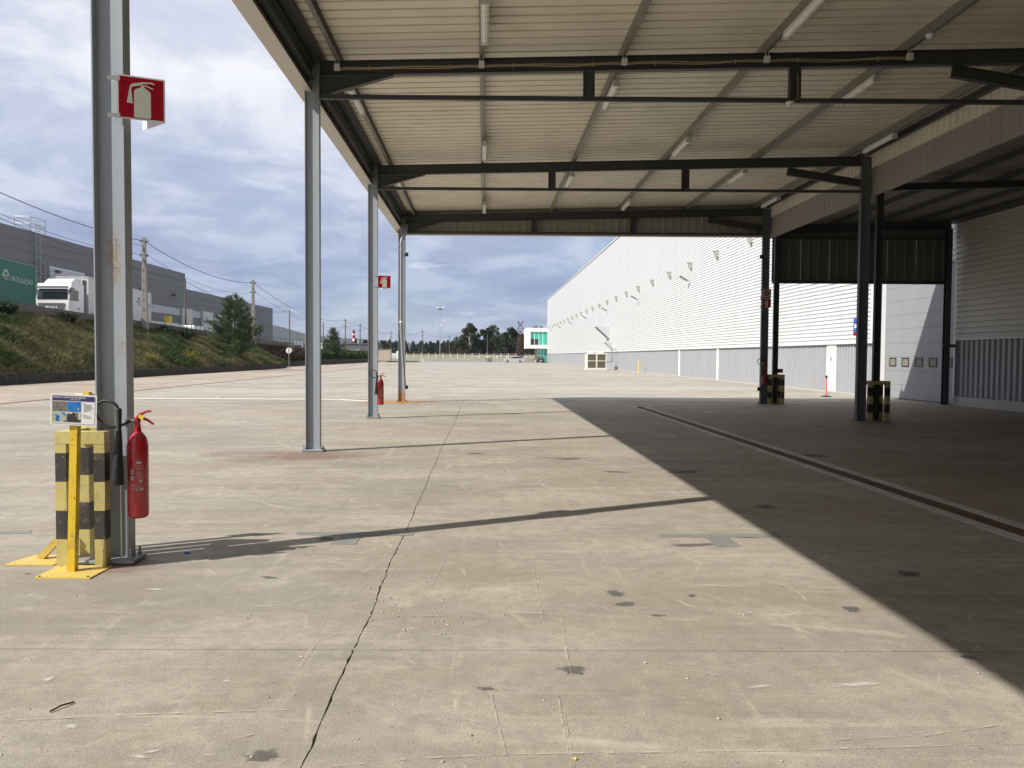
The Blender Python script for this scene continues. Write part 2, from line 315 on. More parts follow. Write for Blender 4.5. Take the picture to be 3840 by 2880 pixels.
# ------------------------------------------------------------------ mesh helpers
def wloc(o):
    v = Vector((0, 0, 0))
    while o is not None:
        v = v + o.location; o = o.parent
    return v
class MB:
    def __init__(s): s.v = []; s.f = []; s.m = []; s.k = 0
    def add(s, vs, fs):
        n = len(s.v); s.v += [tuple(p) for p in vs]; s.f += [tuple(i + n for i in f) for f in fs]; s.m += [s.k] * len(fs); return s
    def box(s, x0, x1, y0, y1, z0, z1):
        return s.add([(x0, y0, z0), (x1, y0, z0), (x1, y1, z0), (x0, y1, z0), (x0, y0, z1), (x1, y0, z1), (x1, y1, z1), (x0, y1, z1)],
                     [(3, 2, 1, 0), (4, 5, 6, 7), (0, 1, 5, 4), (1, 2, 6, 5), (2, 3, 7, 6), (3, 0, 4, 7)])
    def bar(s, p, q, w, h, up=(0, 0, 1)):
        p, q, up = Vector(p), Vector(q), Vector(up); d = (q - p).normalized(); x = d.cross(up).normalized(); u = x.cross(d)
        c = [(-w / 2, -h / 2), (w / 2, -h / 2), (w / 2, h / 2), (-w / 2, h / 2)]
        return s.add([e + x * a + u * b for e in (p, q) for a, b in c], [(0, 1, 2, 3), (7, 6, 5, 4), (4, 5, 1, 0), (5, 6, 2, 1), (6, 7, 3, 2), (7, 4, 0, 3)])
    def ibeam(s, p, q, h, b, tf=.0092, tw=.0059, up=(0, 0, 1)):
        """I section; UP is the direction of the web's depth"""
        p, q, up = Vector(p), Vector(q), Vector(up).normalized(); d = (q - p).normalized(); x = d.cross(up).normalized(); u = x.cross(d)
        pr = [(-b/2, -h/2), (b/2, -h/2), (b/2, -h/2+tf), (tw/2, -h/2+tf), (tw/2, h/2-tf), (b/2, h/2-tf), (b/2, h/2), (-b/2, h/2), (-b/2, h/2-tf), (-tw/2, h/2-tf), (-tw/2, -h/2+tf), (-b/2, -h/2+tf)]
        n = len(pr); vs = [e + x * a + u * c for e in (p, q) for a, c in pr]
        fs = [(i, n + i, n + (i + 1) % n, (i + 1) % n) for i in range(n)]
        for o in (0, n):
            fs += [(o, o+1, o+2, o+3), (o+3, o+10, o+11, o), (o+3, o+4, o+9, o+10), (o+4, o+5, o+6, o+9), (o+6, o+7, o+8, o+9)]
        return s.add(vs, fs)
    def tube(s, pts, r, n=8, cap=True):
        pts = [Vector(p) for p in pts]; rr = r if isinstance(r, (list, tuple)) else [r] * len(pts)
        ref = None; vs = []; fs = []
        for i, p in enumerate(pts):
            d = (pts[min(i + 1, len(pts) - 1)] - pts[max(i - 1, 0)]).normalized()
            if ref is None: ref = Vector((0, 0, 1)) if abs(d.z) < .9 else Vector((1, 0, 0))
            x = d.cross(ref).normalized(); y = d.cross(x).normalized(); ref = x.cross(d)
            vs += [p + (x * math.cos(a) + y * math.sin(a)) * rr[i] for a in [2 * math.pi * j / n for j in range(n)]]
        for i in range(len(pts) - 1):
            fs += [(i * n + j, i * n + (j + 1) % n, (i + 1) * n + (j + 1) % n, (i + 1) * n + j) for j in range(n)]
        if cap: fs += [tuple(range(n - 1, -1, -1)), tuple((len(pts) - 1) * n + j for j in range(n))]
        return s.add(vs, fs)
    def lathe(s, prof, n=24, c=(0, 0, 0), axis='Z'):
        vs = []; fs = []
        for r, z in prof:
            for j in range(n):
                a = 2 * math.pi * j / n; x, y = r * math.cos(a), r * math.sin(a)
                p = (x, y, z) if axis == 'Z' else ((z, x, y) if axis == 'X' else (x, z, y))
                vs.append((p[0] + c[0], p[1] + c[1], p[2] + c[2]))
        for i in range(len(prof) - 1):
            fs += [(i * n + j, i * n + (j + 1) % n, (i + 1) * n + (j + 1) % n, (i + 1) * n + j) for j in range(n)]
        fs += [tuple(range(n - 1, -1, -1)), tuple((len(prof) - 1) * n + j for j in range(n))]
        return s.add(vs, fs)
    def prism(s, poly, o, u, w, t):
        """polygon in the plane o + a*u + b*w, extruded by vector t"""
        o, u, w, t = Vector(o), Vector(u), Vector(w), Vector(t); n = len(poly)
        vs = [o + u * a + w * b for a, b in poly] + [o + u * a + w * b + t for a, b in poly]
        return s.add(vs, [tuple(range(n - 1, -1, -1)), tuple(range(n, 2 * n))] + [(i, (i + 1) % n, n + (i + 1) % n, n + i) for i in range(n)])
    def sheet(s, prof, o, u, d, run, th):
        """profiled sheet: prof = [(a along u, depth along d)], run = full run vector, th = thickness along d"""
        o, u, d, run = Vector(o), Vector(u), Vector(d), Vector(run); n = len(prof)
        vs = []
        for off in (0, th):
            for e in (Vector((0, 0, 0)), run):
                vs += [o + u * a + d * (b + off) + e for a, b in prof]
        fs = []
        for i in range(n - 1):
            fs.append((i, i + 1, n + i + 1, n + i)); fs.append((2*n + i + 1, 2*n + i, 3*n + i, 3*n + i + 1))
            fs.append((i + 1, i, 2*n + i, 2*n + i + 1)); fs.append((n + i, n + i + 1, 3*n + i + 1, 3*n + i))
        fs += [(0, n, 3*n, 2*n), (n - 1, 3*n - 1, 4*n - 1, 2*n - 1)]
        return s.add(vs, fs)
    def build(s, name, mat, parent=None, smooth=False):
        me = bpy.data.meshes.new(name); off = wloc(parent) if parent else Vector((0, 0, 0))
        me.from_pydata([(x - off.x, y - off.y, z - off.z) for x, y, z in s.v], [], s.f)
        mats = mat if isinstance(mat, (list, tuple)) else [mat]
        for q in mats: me.materials.append(M[q])
        if len(mats) > 1: me.polygons.foreach_set('material_index', s.m)
        bm = bmesh.new(); bm.from_mesh(me); bmesh.ops.recalc_face_normals(bm, faces=bm.faces)
        bm.to_mesh(me); bm.free()
        if smooth:
            me.polygons.foreach_set('use_smooth', [True] * len(me.polygons))
            try: me.set_sharp_from_angle(angle=R(38))
            except Exception: pass
        me.update()
        o = bpy.data.objects.new(name, me); COL.objects.link(o)
        if parent: o.parent = parent
        return o
def tag(o, label=None, cat=None, group=None, kind=None):
    if label: o['label'] = label
    if cat: o['category'] = cat
    if group: o['group'] = group
    if kind: o['kind'] = kind
    return o
def thing(name, label, cat, loc=(0, 0, 0), group=None):
    o = bpy.data.objects.new(name, None); COL.objects.link(o); o.location = loc; o.empty_display_size = .2
    return tag(o, label, cat, group)
def copy_tree(o, parent=None):
    c = o.copy(); COL.objects.link(c); c.parent = parent
    for ch in list(o.children): copy_tree(ch, c)
    return c
def dup(o, loc, label, rz=0, group=None):
    c = copy_tree(o); c.location = loc; c.rotation_euler = (0, 0, rz); c['label'] = label
    if group: c['group'] = group
    return c
def link(me, name, parent, loc=(0, 0, 0)):
    o = bpy.data.objects.new(name, me); COL.objects.link(o); o.parent = parent; o.location = loc; return o
def npmesh(name, V, F, mat, parent=None):
    me = bpy.data.meshes.new(name); n = len(V); k = F.shape[1]
    me.vertices.add(n); me.vertices.foreach_set('co', np.asarray(V, dtype=np.float32).ravel())
    me.loops.add(F.size); me.loops.foreach_set('vertex_index', F.astype(np.int32).ravel())
    me.polygons.add(len(F)); me.polygons.foreach_set('loop_start', np.arange(0, F.size, k, dtype=np.int32))
    me.update(calc_edges=True); me.materials.append(M[mat])
    o = bpy.data.objects.new(name, me); COL.objects.link(o)
    if parent: o.parent = parent
    return o
def text_mesh(body, size, mat, name, parent, origin, u, w, extrude=.001, shear=0, xs=1.0, align='LEFT'):
    cu = bpy.data.curves.new('t', 'FONT'); cu.body = body; cu.size = size; cu.extrude = extrude; cu.shear = shear; cu.align_x = align; cu.resolution_u = 3
    to = bpy.data.objects.new('t', cu); COL.objects.link(to)
    me = bpy.data.meshes.new_from_object(to); bpy.data.objects.remove(to); bpy.data.curves.remove(cu)
    me.materials.clear(); me.materials.append(M[mat]); me.name = name
    o = bpy.data.objects.new(name, me); COL.objects.link(o); o.parent = parent
    u, w = Vector(u).normalized(), Vector(w).normalized(); n = u.cross(w)
    org = Vector(origin) - wloc(parent)
    mt = Matrix.Identity(4)
    for i in range(3): mt[i][0] = u[i] * xs; mt[i][1] = w[i]; mt[i][2] = n[i]; mt[i][3] = org[i]
    me.transform(mt)
    return o

# ================================================================== THE SETTING
# terrain sheet to the horizon, the yard base, the slabs
tag(MB().box(-2500, 2500, -400, 4000, -1.2, -.06).build('terrain', 'field'), kind='structure')
yard = tag(MB().box(-14.1, 15.4, -60, 196, -.055, -.03).build('yard', 'joint_soil'), 'weathered concrete yard of large slabs', kind='structure')
ye = [-33.78, -29.08, -24.38, -19.68, -14.98, -10.28, -5.58, -.88, 3.82, 8.5, 13.2, 18.0, 22.9, 26.0]
while ye[-1] < 104: ye.append(ye[-1] + 4.7)
rs = np.random.RandomState(5)
def jag(n, amp, step=.05):
    a = np.cumsum(rs.randn(n)) * amp; a -= np.linspace(a[0], a[-1], n); return a - np.convolve(a, np.ones(25) / 25, 'same') * .6
def slab(x0, x1, y0, y1, mat, cracked_left, cracked_right):
    fine = y0 < 14 and x1 > -6 and x0 < 5
    pts = []
    for (ax, a, b, c, sgn, big) in (('y', x0, x1, y0, 1, 0), ('x', y0, y1, x1, -1, cracked_right), ('y', x1, x0, y1, -1, 0), ('x', y1, y0, x0, 1, cracked_left)):
        n = max(2, int(abs(b - a) / .04)) if fine else 2
        t = np.linspace(a, b, n)[:-1]
        if fine:
            chip = np.abs(np.convolve(rs.randn(len(t)), [.3, .5, .3], 'same')) * (.0026 if big else .0014)
            if big: chip += (rs.rand(len(t)) > .93) * rs.rand(len(t)) * .007
            w = (.0020 if big else .0028) + chip
        else: w = np.full(len(t), .006 if big else .004)
        wander = CRACK(t) if big else 0
        for q, ww in zip(t, np.broadcast_to(w, t.shape)):
            wd = CRACK1(q) if big else 0
            pts.append((q, c + sgn * ww) if ax == 'y' else (c + sgn * ww + wd, q))
    n = len(pts); mb = MB()
    mb.add([(x, y, 0) for x, y in pts] + [(x, y, -.03) for x, y in pts], [tuple(range(n))] + [(i, (i + 1) % n, n + (i + 1) % n, n + i) for i in range(n)])
    return mb.build('slab', mat, yard)
_ct = np.linspace(-20, 30, 1200); _cw = np.cumsum(rs.randn(1200)) * .0020; _cw = _cw - np.convolve(_cw, np.ones(81) / 81, 'same'); _cw += np.sin(_ct * .35) * .008
def CRACK(t): return np.interp(t, _ct, _cw)
def CRACK1(t): return float(np.interp(t, _ct, _cw))
for j in range(len(ye) - 1):
    y0, y1 = ye[j], ye[j + 1]; shed = y0 < 25
    mat = 'concrete_shed' if shed else 'concrete_yard'
    xs = [(-14.08, -9.55), (-9.55, -5.1), (-5.1, -.66), (-.66, 4.355), (4.845, 9.7), (9.7, 15.2)] if y0 < 22.5 else [(-14.08, -9.55), (-9.55, -5.1), (-5.1, -.66), (-.66, 4.6), (4.6, 9.7), (9.7, 15.2)]
    for x0, x1 in xs:
        slab(x0, x1, y0, y1, 'concrete_shaded' if (shed and x0 > 4.5) else mat, abs(x0 + .66) < .01 and y0 < 22, abs(x1 + .66) < .01 and y0 < 22)
MB().box(-14.08, 15.2, ye[-1] + .004, 193, -.03, -.001).build('far_slab', 'concrete_yard', yard)
# service road on the left, its slabs and kerb line
road = tag(MB().box(-22.3, -14.17, -20, 190, -.055, -.03).build('service_road', 'joint_soil'), 'pale pinkish concrete service road', kind='structure')
for j in range(30):
    MB().box(-22.25, -14.17, -19 + j * 7, -12.012 + j * 7, -.03, -.002).build('road_slab', 'concrete_road', road)
tag(MB().box(-30, -22.3, 90, 190, -.058, -.02).build('side_apron', 'concrete_road'), kind='structure')
def flat(poly, z, mat, name, parent, th=.002):
    mb = MB(); n = len(poly)
    mb.add([(x, y, z) for x, y in poly] + [(x, y, z - th) for x, y in poly], [tuple(range(n))] + [(i, (i + 1) % n, n + (i + 1) % n, n + i) for i in range(n)])
    return mb.build(name, mat, parent)
_FJ = [(-14.26, -20), (-14.04, -20), (-14.04, 190), (-14.26, 190)]
# painted / mortared pale lines at the slab edge of the shed
flat(_FJ, .004, 'brown_joint', 'joint_strip', road)
flat([(-14.0, 25.78), (-5.4, 25.78), (-4.9, 25.72), (-3.05, 24.36), (-2.95, 24.50), (-4.8, 25.96), (-5.4, 26.02), (-14.0, 26.02)], .004, 'pale_paint', 'painted_line', yard)
flat([(-2.3, 26.05), (15, 26.05), (15, 26.13), (-2.3, 26.13)], .004, 'concrete_kerb', 'mortar_line', yard)
flat([(4.95, 22.86), (14.6, 22.86), (14.6, 22.91), (4.95, 22.91)], .004, 'concrete_kerb', 'mortar_line', yard)
def G(dx, dy):
    """ground point seen at (dx,dy) in a 2212 px wide view of the place (only a direction; the ground gives the distance)"""
    d = cam.matrix_world.to_3x3() @ Vector((dx - 1057, -(dy - 829.5), -1661))
    t = -CAMH / d.z; return d.x * t, d.y * t
# grey T-shaped painted marks
for pts in ([(1420, 1154), (1680, 1154), (1690, 1161), (1573, 1161), (1602, 1181), (1548, 1182), (1524, 1161), (1424, 1161)],
            [(640, 1150), (895, 1149), (893, 1157), (782, 1158), (768, 1176), (712, 1176), (742, 1158), (641, 1156)]):
    flat([G(*p) for p in pts], .003, 'grey_paint', 'paint_mark', yard)
flat([G(*p) for p in [(-60, 1148), (68, 1146), (66, 1153), (-60, 1154)]], .003, 'grey_paint', 'paint_mark', yard)
# stains: soft-edged sheets; the mesh is a unit disc scaled per stain
disc = bpy.data.meshes.new('stain_disc')
disc.from_pydata([(math.cos(a), math.sin(a), 0) for a in [k * math.pi / 14 for k in range(28)]], [], [tuple(range(28))])
def stain(dx, dy, w, d, mat, rot=0, name='stain', z=.0022):
    x, y = G(dx, dy); me = disc if disc.materials and disc.materials[0] == M[mat] else None
    if me is None:
        me = STM.get(mat)
        if me is None:
            me = disc.copy(); me.materials.clear(); me.materials.append(M[mat]); STM[mat] = me
    o = link(me, name, yard, (x, y, z)); o.scale = (w, d, 1); o.rotation_euler = (0, 0, rot)
STM = {}
zc = [0]
for a in [(1237, 1448, .09, .075), (1326, 1281, .08, .09), (1345, 1305, .11, .06), (1495, 1287, .04, .045), (1050, 1488, .06, .03), (565, 1633, .10, .06), (1595, 1160, .25, .05),
          (1840, 1316, .07, .08), (1965, 1240, .12, .12), (2090, 1420, .05, .05), (585, 1248, .09, .04), (705, 1163, .1, .1), (1030, 980, .2, .1), (1225, 992, .25, .12), (1500, 1178, .3, .08),
          (60, 1240, .05, .02), (1655, 1095, .2, .12), (1480, 1020, .3, .15), (1750, 985, .4, .2), (1580, 940, .4, .2), (1420, 1330, .06, .04), (1330, 1020, .25, .1)]:
    zc[0] += 1; stain(*a, 'oil_stain', random.uniform(-.4, .4), z=.0022 + .00004 * zc[0])
for a in [(335, 1274, .11, .035), (105, 1468, .035, .05), (155, 1570, .05, .03), (490, 1472, .035, .02), (300, 1636, .06, .02), (650, 1420, .02, .02), (585, 1040, .06, .04), (30, 1080, .12, .03), (1010, 965, .3, .05), (640, 952, .5, .06), (560, 925, .7, .08), (1210, 1104, .16, .06), (1170, 1212, .03, .02), (1620, 1325, .05, .02), (1180, 1045, .08, .03), (330, 1625, .05, .015), (1640, 1485, .1, .03), (1850, 1480, .2, .04)]:
    zc[0] += 1; stain(*a, 'pale_smear', random.uniform(-.3, .3), z=.0022 + .00004 * zc[0])
stain(860, 869, 1.5, .9, 'rust_wash', z=.0046); stain(640, 985, 1.5, .8, 'red_wash', z=.0046); stain(1215, 990, .45, .18, 'red_wash', z=.0047); stain(110, 1212, .2, .12, 'rust_wash', z=.0046)
stain(250, 1225, .3, .25, 'red_wash', z=.0047)
# scrape lines across the slabs
def scrape(pts, w=.006):
    P2 = [Vector(G(*p)) for p in pts]; l = []; r = []
    for i, p in enumerate(P2):
        d = (P2[min(i + 1, len(P2) - 1)] - P2[max(i - 1, 0)]).normalized(); n = Vector((-d.y, d.x)) * w * (.5 if i in (0, len(P2) - 1) else 1)
        l.append(tuple(p + n)); r.append(tuple(p - n))
    zc[0] += 1
    flat(l + r[::-1], .0035 + .00002 * zc[0], 'scrape', 'scrape_mark', yard, .0005)
m, nt, b = ntree('scrape'); b.inputs['Base Color'].default_value = (.50, .46, .39, 1); b.inputs['Roughness'].default_value = .8
_t = nt.nodes.new('ShaderNodeBsdfTransparent'); _m = nt.nodes.new('ShaderNodeMixShader'); nt.links.new(rmp(nt, nz(nt, pos(nt), 14, 4, .7), [(.42, 0.), (.62, .75)]), _m.inputs[0])
nt.links.new(_t.outputs[0], _m.inputs[1]); nt.links.new(b.outputs[0], _m.inputs[2]); nt.links.new(_m.outputs[0], nt.nodes['Material Output'].inputs[0])
for pts in [[(1150, 1215), (1165, 1300), (1175, 1350)], [(1212, 1330), (1225, 1420), (1238, 1470)], [(1205, 1500), (1222, 1600), (1235, 1659)], [(1218, 1540), (1240, 1659)],
            [(1060, 1632), (1300, 1628), (1700, 1622), (2212, 1608)], [(1800, 1600), (2000, 1590), (2212, 1560)], [(820, 1334), (950, 1331)], [(870, 1332), (1010, 1332)], [(1430, 1440), (1560, 1462)],
            [(2060, 1310), (2140, 1320)], [(930, 915), (1000, 985)], [(965, 905), (1010, 940)], [(1085, 915), (1145, 1000)], [(1120, 925), (1140, 965)], [(850, 980), (950, 880)], [(880, 985), (985, 890)],
            [(930, 1270), (960, 1210)], [(500, 1600), (560, 1585)], [(1100, 1030), (1140, 1075)], [(950, 1210), (1500, 1206), (1640, 1202)], [(1840, 1440), (1910, 1480)], [(650, 1440), (680, 1395)], [(1540, 1370), (1590, 1400)],
            [(700, 1660), (900, 1640), (1050, 1634)], [(-20, 1560), (300, 1545), (620, 1535)], [(1900, 1005), (2050, 1030)], [(1260, 1210), (1560, 1210)], [(1060, 1500), (1100, 1660)]]:
    scrape(pts)
# floor drain
drain = thing('floor_drain', 'long rusty slotted floor drain between two pale concrete strips', 'drain', (4.6, -6, -.03))
MB().box(4.36, 4.84, -6, 22.85, -.07, -.029).build('pit', 'drain_pit', drain)
for sx in (4.36, 4.71):
    for k in range(8):
        y = -6 + k * 3.6; mb = MB()
        mb.box(sx, sx + .13, y, min(y + 3.592, 22.85), -.03, .006); mb.build('concrete_strip', 'concrete_kerb', drain)
MB().box(4.31, 5.1, 22.86, 23.05, -.03, .004).build('end_strip', 'concrete_kerb', drain)
gm = MB()
gm.box(4.492, 4.505, .01, .985, -.025, 0); gm.box(4.695, 4.708, .01, .985, -.025, 0)
for k in range(24): gm.box(4.5055, 4.6945, .015 + k * .0405, .048 + k * .0405, -.022, -.002)
g0 = gm.build('grate', 'rust_grate', drain); g0.location.z = 0
base_me = g0.data; base_me.transform(Matrix.Translation((0, -6, 0)))
for k in range(1, 28):
    link(base_me, 'grate', drain, (0, k * 1.0, random.uniform(-.003, .001)))
# loose grit and stones on the slabs
def debris():
    n = 360; V = []; F = []
    for i in range(n):
        if i < 150: x, y = G(random.gauss(900, 160), random.gauss(1310, 45))
        elif i < 210: x, y = G(random.gauss(880, 60), random.gauss(1290, 20))
        else: x, y = G(random.uniform(0, 2200), random.uniform(1020, 1655))
        r = random.choice((.0025, .003, .004, .0065)) * random.uniform(.6, 1.1); o = len(V)
        for dz in (-.5, 1):
            for a in range(4):
                an = a * math.pi / 2 + random.random(); V.append((x + r * math.cos(an), y + r * math.sin(an), max(0, r * .5 + r * .5 * dz)))
        F += [(o, o + 1, o + 5, o + 4), (o + 1, o + 2, o + 6, o + 5), (o + 2, o + 3, o + 7, o + 6), (o + 3, o, o + 4, o + 7), (o + 4, o + 5, o + 6, o + 7)]
    o = npmesh('grit', np.array(V), np.array(F), 'stone'); tag(o, 'small pale stones and grit scattered on the concrete', 'grit', kind='stuff')
debris()
mb = MB(); mb.tube([(*G(108, 1540), .006), (*G(132, 1530), .012), (*G(160, 1519), .006)], .004, 5); tag(mb.build('stick', 'twig'), 'thin dark stick lying on the concrete near the bottom left corner', 'stick')
x, y = G(404, 1196); mb = MB(); mb.bar((x - .02, y, .006), (x + .02, y + .006, .006), .018, .012); tag(mb.build('plastic_scrap', 'blue_sign'), 'tiny blue plastic scrap lying in the shadow of the near post', 'litter')
x, y = G(1243, 1641); mb = MB(); mb.lathe([(.001, 0), (.007, .002), (.008, .005), (.004, .008), (.001, .009)], 8, (x, y, 0)); tag(mb.build('dry_leaf', 'tag_yellow'), 'small yellow dry leaf near the bottom edge of the concrete', 'leaf')

# ================================================================== MAIN CANOPY
FR = [-32.63, -26.28, -19.93, -13.58, -7.23, -.88, 5.47, 11.82, 18.17, 24.52]
XL, XR = -2.62, 8.94
def zr(x): return 5.80 + .026 * (x + 2.62)        # rafter centre line height
canopy = thing('canopy', 'open steel canopy with grey posts, dark beams and ribbed cream roof over the concrete floor', 'canopy', (XL, 5.47, 0))
def base_plate(mb, x, y, w=.335, d=.22): mb.box(x - w / 2, x + w / 2, y - d / 2, y + d / 2, .012, .034)
def bolts(par, mat, x, y, w=.335, d=.22):
    for sx in (-1, 1):
        for sy in (-1, 1):
            px, py = x + sx * (w / 2 - .035), y + sy * (d / 2 - .035)
            zt = random.uniform(.07, .12); mb = MB().lathe([(.001, .0345), (.017, .0345), (.017, .052), (.0095, .0521), (.0095, zt)], 8, (px, py, 0)); mb.build('anchor_bolt', mat, par)
def post(parent, x, y, ztop, h, b, mat, name='post', platew=.335):
    c = MB().ibeam((x, y, .0345), (x, y, ztop), h, b, up=(1, 0, 0)).build(name, mat, parent)
    mb = MB(); base_plate(mb, x, y, platew); mb.build('base_plate', 'steel_post_rusty' if mat == 'steel_post_rusty' else mat, c)
    mb = MB(); mb.box(x - platew / 2 + .02, x + platew / 2 - .02, y - .09, y + .09, 0, .0118); mb.build('grout_pad', 'plinth', c)
    if y > 0: bolts(c, 'steel_post_rusty' if mat == 'steel_post_rusty' else 'galv', x, y, platew)
    return c
post_l = {}; post_r = {}
for yf in FR:
    lm = 'steel_post_near' if yf == 5.47 else ('steel_post_rusty' if yf == 24.52 else 'steel_post')
    post_l[yf] = post(canopy, XL, yf, 5.88, .22, .11, lm)
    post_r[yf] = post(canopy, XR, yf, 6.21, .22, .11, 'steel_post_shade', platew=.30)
    MB().ibeam((XL + .1105, yf, zr(XL) + .003), (XR - .1105, yf, zr(XR) - .003), .22, .11).build('rafter', 'steel_dark', canopy)
    mb = MB(); mb.box(XL + .1105, XR - .1105, yf - .028, yf + .028, 5.36, 5.425); mb.build('tie_bar', 'steel_dark', canopy)
    for px in (1.57, 4.70):
        mb = MB(); zt = zr(px) - .1125
        mb.box(px - .085, px - .076, yf - .045, yf + .045, 5.4255, zt); mb.box(px + .076, px + .085, yf - .045, yf + .045, 5.4255, zt); mb.box(px - .0758, px + .0758, yf - .004, yf + .004, 5.4255, zt)
        mb.build('king_post', 'steel_dark', canopy)
    mb = MB(); x0 = XL + .111; xe = x0 + 1.12
    mb.prism([(x0, zr(x0) - .113), (xe, zr(xe) - .113), (x0, zr(x0) - .40)], (0, yf - .004, 0), (1, 0, 0), (0, 0, 1), (0, .008, 0))
    mb.bar((x0, yf, zr(x0) - .405), (xe, yf, zr(xe) - .119), .10, .009); mb.build('haunch', 'steel_dark', canopy)
    MB().ibeam((XR - 1.85, yf, zr(XR - 1.85) - .20), (XR - .112, yf, 5.58), .18, .09).build('knee_brace', 'steel_dark', canopy)
# eave beams and gutters on the left, edge beam on the right
for i in range(len(FR) - 1):
    a, b = FR[i] + .06, FR[i + 1] - .06
    MB().ibeam((XL, a, 5.72), (XL, b, 5.72), .20, .10).build('eave_beam', 'steel_dark', canopy)
    MB().ibeam((XR, a, 6.31), (XR, b, 6.31), .18, .09).build('edge_beam', 'steel_dark', canopy)
    mb = MB(); prof = [(-.24, .35), (-.24, .0), (-.09, 0.0), (-.09, .06), (-.155, .10), (-.155, .35)]
    mb = MB(); y0, y1 = FR[i] + (.001 if i else -.25), FR[i + 1] - .001 if i < len(FR) - 2 else FR[i + 1] + .25
    for (xa, xb, za, zb) in ((-.245, -.235, 5.47, 6.10), (-.2348, -.012, 5.47, 5.478)): mb.box(XL + xa, XL + xb, y0, y1, za, zb)
    mb.build('fascia', 'fascia', canopy)
    mb = MB()
    for (xa, xb, za, zb) in ((-.2345, -.125, 5.70, 5.708), (-.125, -.118, 5.70, 5.90), (-.020, -.012, 5.4785, 5.53), (-.2345, .16, 5.925, 5.932), (.1605, .168, 5.925, 6.02)): mb.box(XL + xa, XL + xb, y0, y1, za, zb)
    mb.build('gutter', 'steel_dark', canopy)
# purlins along Y, cold-formed C sections lying on the rafters
PX = [-2.23, -.06, 2.09, 4.24, 6.40, 8.52]
for x in PX:
    z = zr(x) + .1115; mb = MB()
    mb.box(x - .032, x - .030, -32.8, 24.72, z, z + .15); mb.box(x - .030, x + .032, -32.8, 24.72, z, z + .0025); mb.box(x - .030, x + .032, -32.8, 24.72, z + .1475, z + .15)
    mb.box(x + .0295, x + .032, -32.8, 24.72, z + .0025, z + .018)
    mb.build('purlin', 'purlin', canopy)
# roof sheets: 1 m cover, ribs every 0.2 m running from the eave to the high side
prof = []
for k in range(4):
    a = k * .25
    prof += [(a, 0), (a + .190, 0), (a + .193, .055), (a + .236, .055), (a + .240, 0)]
prof[-1] = (.9995, 0)
mb = MB(); x0, x1 = XL - .235, 9.30
mb.sheet(prof, (x0, 0, zr(x0) + .263), (0, 1, 0), (0, 0, 1), (x1 - x0, 0, .026 * (x1 - x0)), .03)
first = mb.build('roof_sheet', 'roof_underside', canopy)
sheet_me = first.data; sheet_me.transform(Matrix.Translation((0, 5.47, 0)))
yb = -32.485
for k in range(57):
    y = yb + k * 1.005
    o = first if k == 0 else link(sheet_me, 'roof_sheet', canopy)
    o.location = (0, y - 5.47, random.uniform(-.001, .002))
# end cladding of the main canopy (far gable strip)
def ribbed(mb, x0, x1, y, z0, z1, pitch, depth, sgn=1):
    n = int(round((x1 - x0) / pitch)); p = (x1 - x0) / n; pr = []
    for k in range(n):
        a = k * p; pr += [(a, 0), (a + p * .72, 0), (a + p * .79, depth), (a + p * .93, depth)]
    pr.append((x1 - x0, 0)); mb.sheet(pr, (x0, y, z0), (1, 0, 0), (0, sgn, 0), (0, 0, z1 - z0), .002)
for k in range(12):
    xa = XL - .22 + k * .985; mb = MB(); ribbed(mb, xa, xa + .983, 24.72, 5.36, zr(xa) + .255, .246, -.03); mb.build('end_cladding_sheet', 'end_sheet', canopy)
mb = MB(); mb.box(XL - .25, 9.0, 24.60, 24.765, 5.325, 5.355); mb.box(XL - .25, 9.0, 24.755, 24.765, 5.3555, 5.47); mb.build('end_trim', 'fascia', canopy)
# corrugated closing strip over the valley on the right
for k in range(58):
    mb = MB(); y0 = -33.28 + k; pr = []
    for q in range(5): pr += [(q * .2, 0), (q * .2 + .13, 0), (q * .2 + .15, .025), (q * .2 + .185, .025)]
    pr.append((.998, 0)); mb.sheet(pr, (9.06, y0, 5.93), (0, 1, 0), (1, 0, 0), (0, 0, .46), .002); mb.build('valley_sheet', 'roof_underside', canopy)
MB().box(9.105, 9.30, -32.8, 24.75, 5.995, 6.003).build('valley_gutter', 'steel_dark', canopy)
MB().box(XL - .2, 9.28, 24.766, 24.775, 5.5, 6.55).build('gable_flashing', 'fascia', canopy)
for k in range(18): MB().box(XL + k * .985, XL + k * .985 + .98, -33.0, -32.96, .05, 5.6).build('rear_light_screen', 'end_sheet', canopy)  # added unseen screen behind the camera, keeps light out of the right side
# rainwater pipe on the far left post
mb = MB(); px, py = XL + .035, 24.41
mb.tube([(px + .12, py + .1, 5.62), (px + .12, py, 5.45), (px + .08, py, 5.30), (px - .03, py, 5.14), (px - .045, py, 5.0), (px - .045, py, 2.35), (px - .02, py, 1.9), (px + .06, py, .62), (px + .065, py, .53)], .048, 14)
pipe = mb.build('downpipe', 'galv', post_l[24.52], True)
for z in (5.02, 4.75, 2.55, 2.32, .60):
    dx = -.045 if z > 2.3 else .06
    mb = MB(); mb.lathe([(.056, -.03), (.058, 0), (.056, .03)], 14, (px + dx, py, z)); mb.build('pipe_collar', 'white_plastic' if z in (2.55,) else 'galv', post_l[24.52], True)
for (pp, x, sg) in ((post_l[24.52], XL + .11, 1), (post_r[24.52], XR - .11, -1)):
    for z in (.42, 4.62):
        mb = MB(); a, b = sorted((x, x + sg * .10)); mb.box(a, b, 24.46, 24.468, z, z + .12)
        for q in (.03, .09): mb.lathe([(.02, 0), (.02, .004)], 10, (x + sg * .06, 24.456, z + q), 'Y')
        mb.build('lug_plate', 'steel_dark', pp)

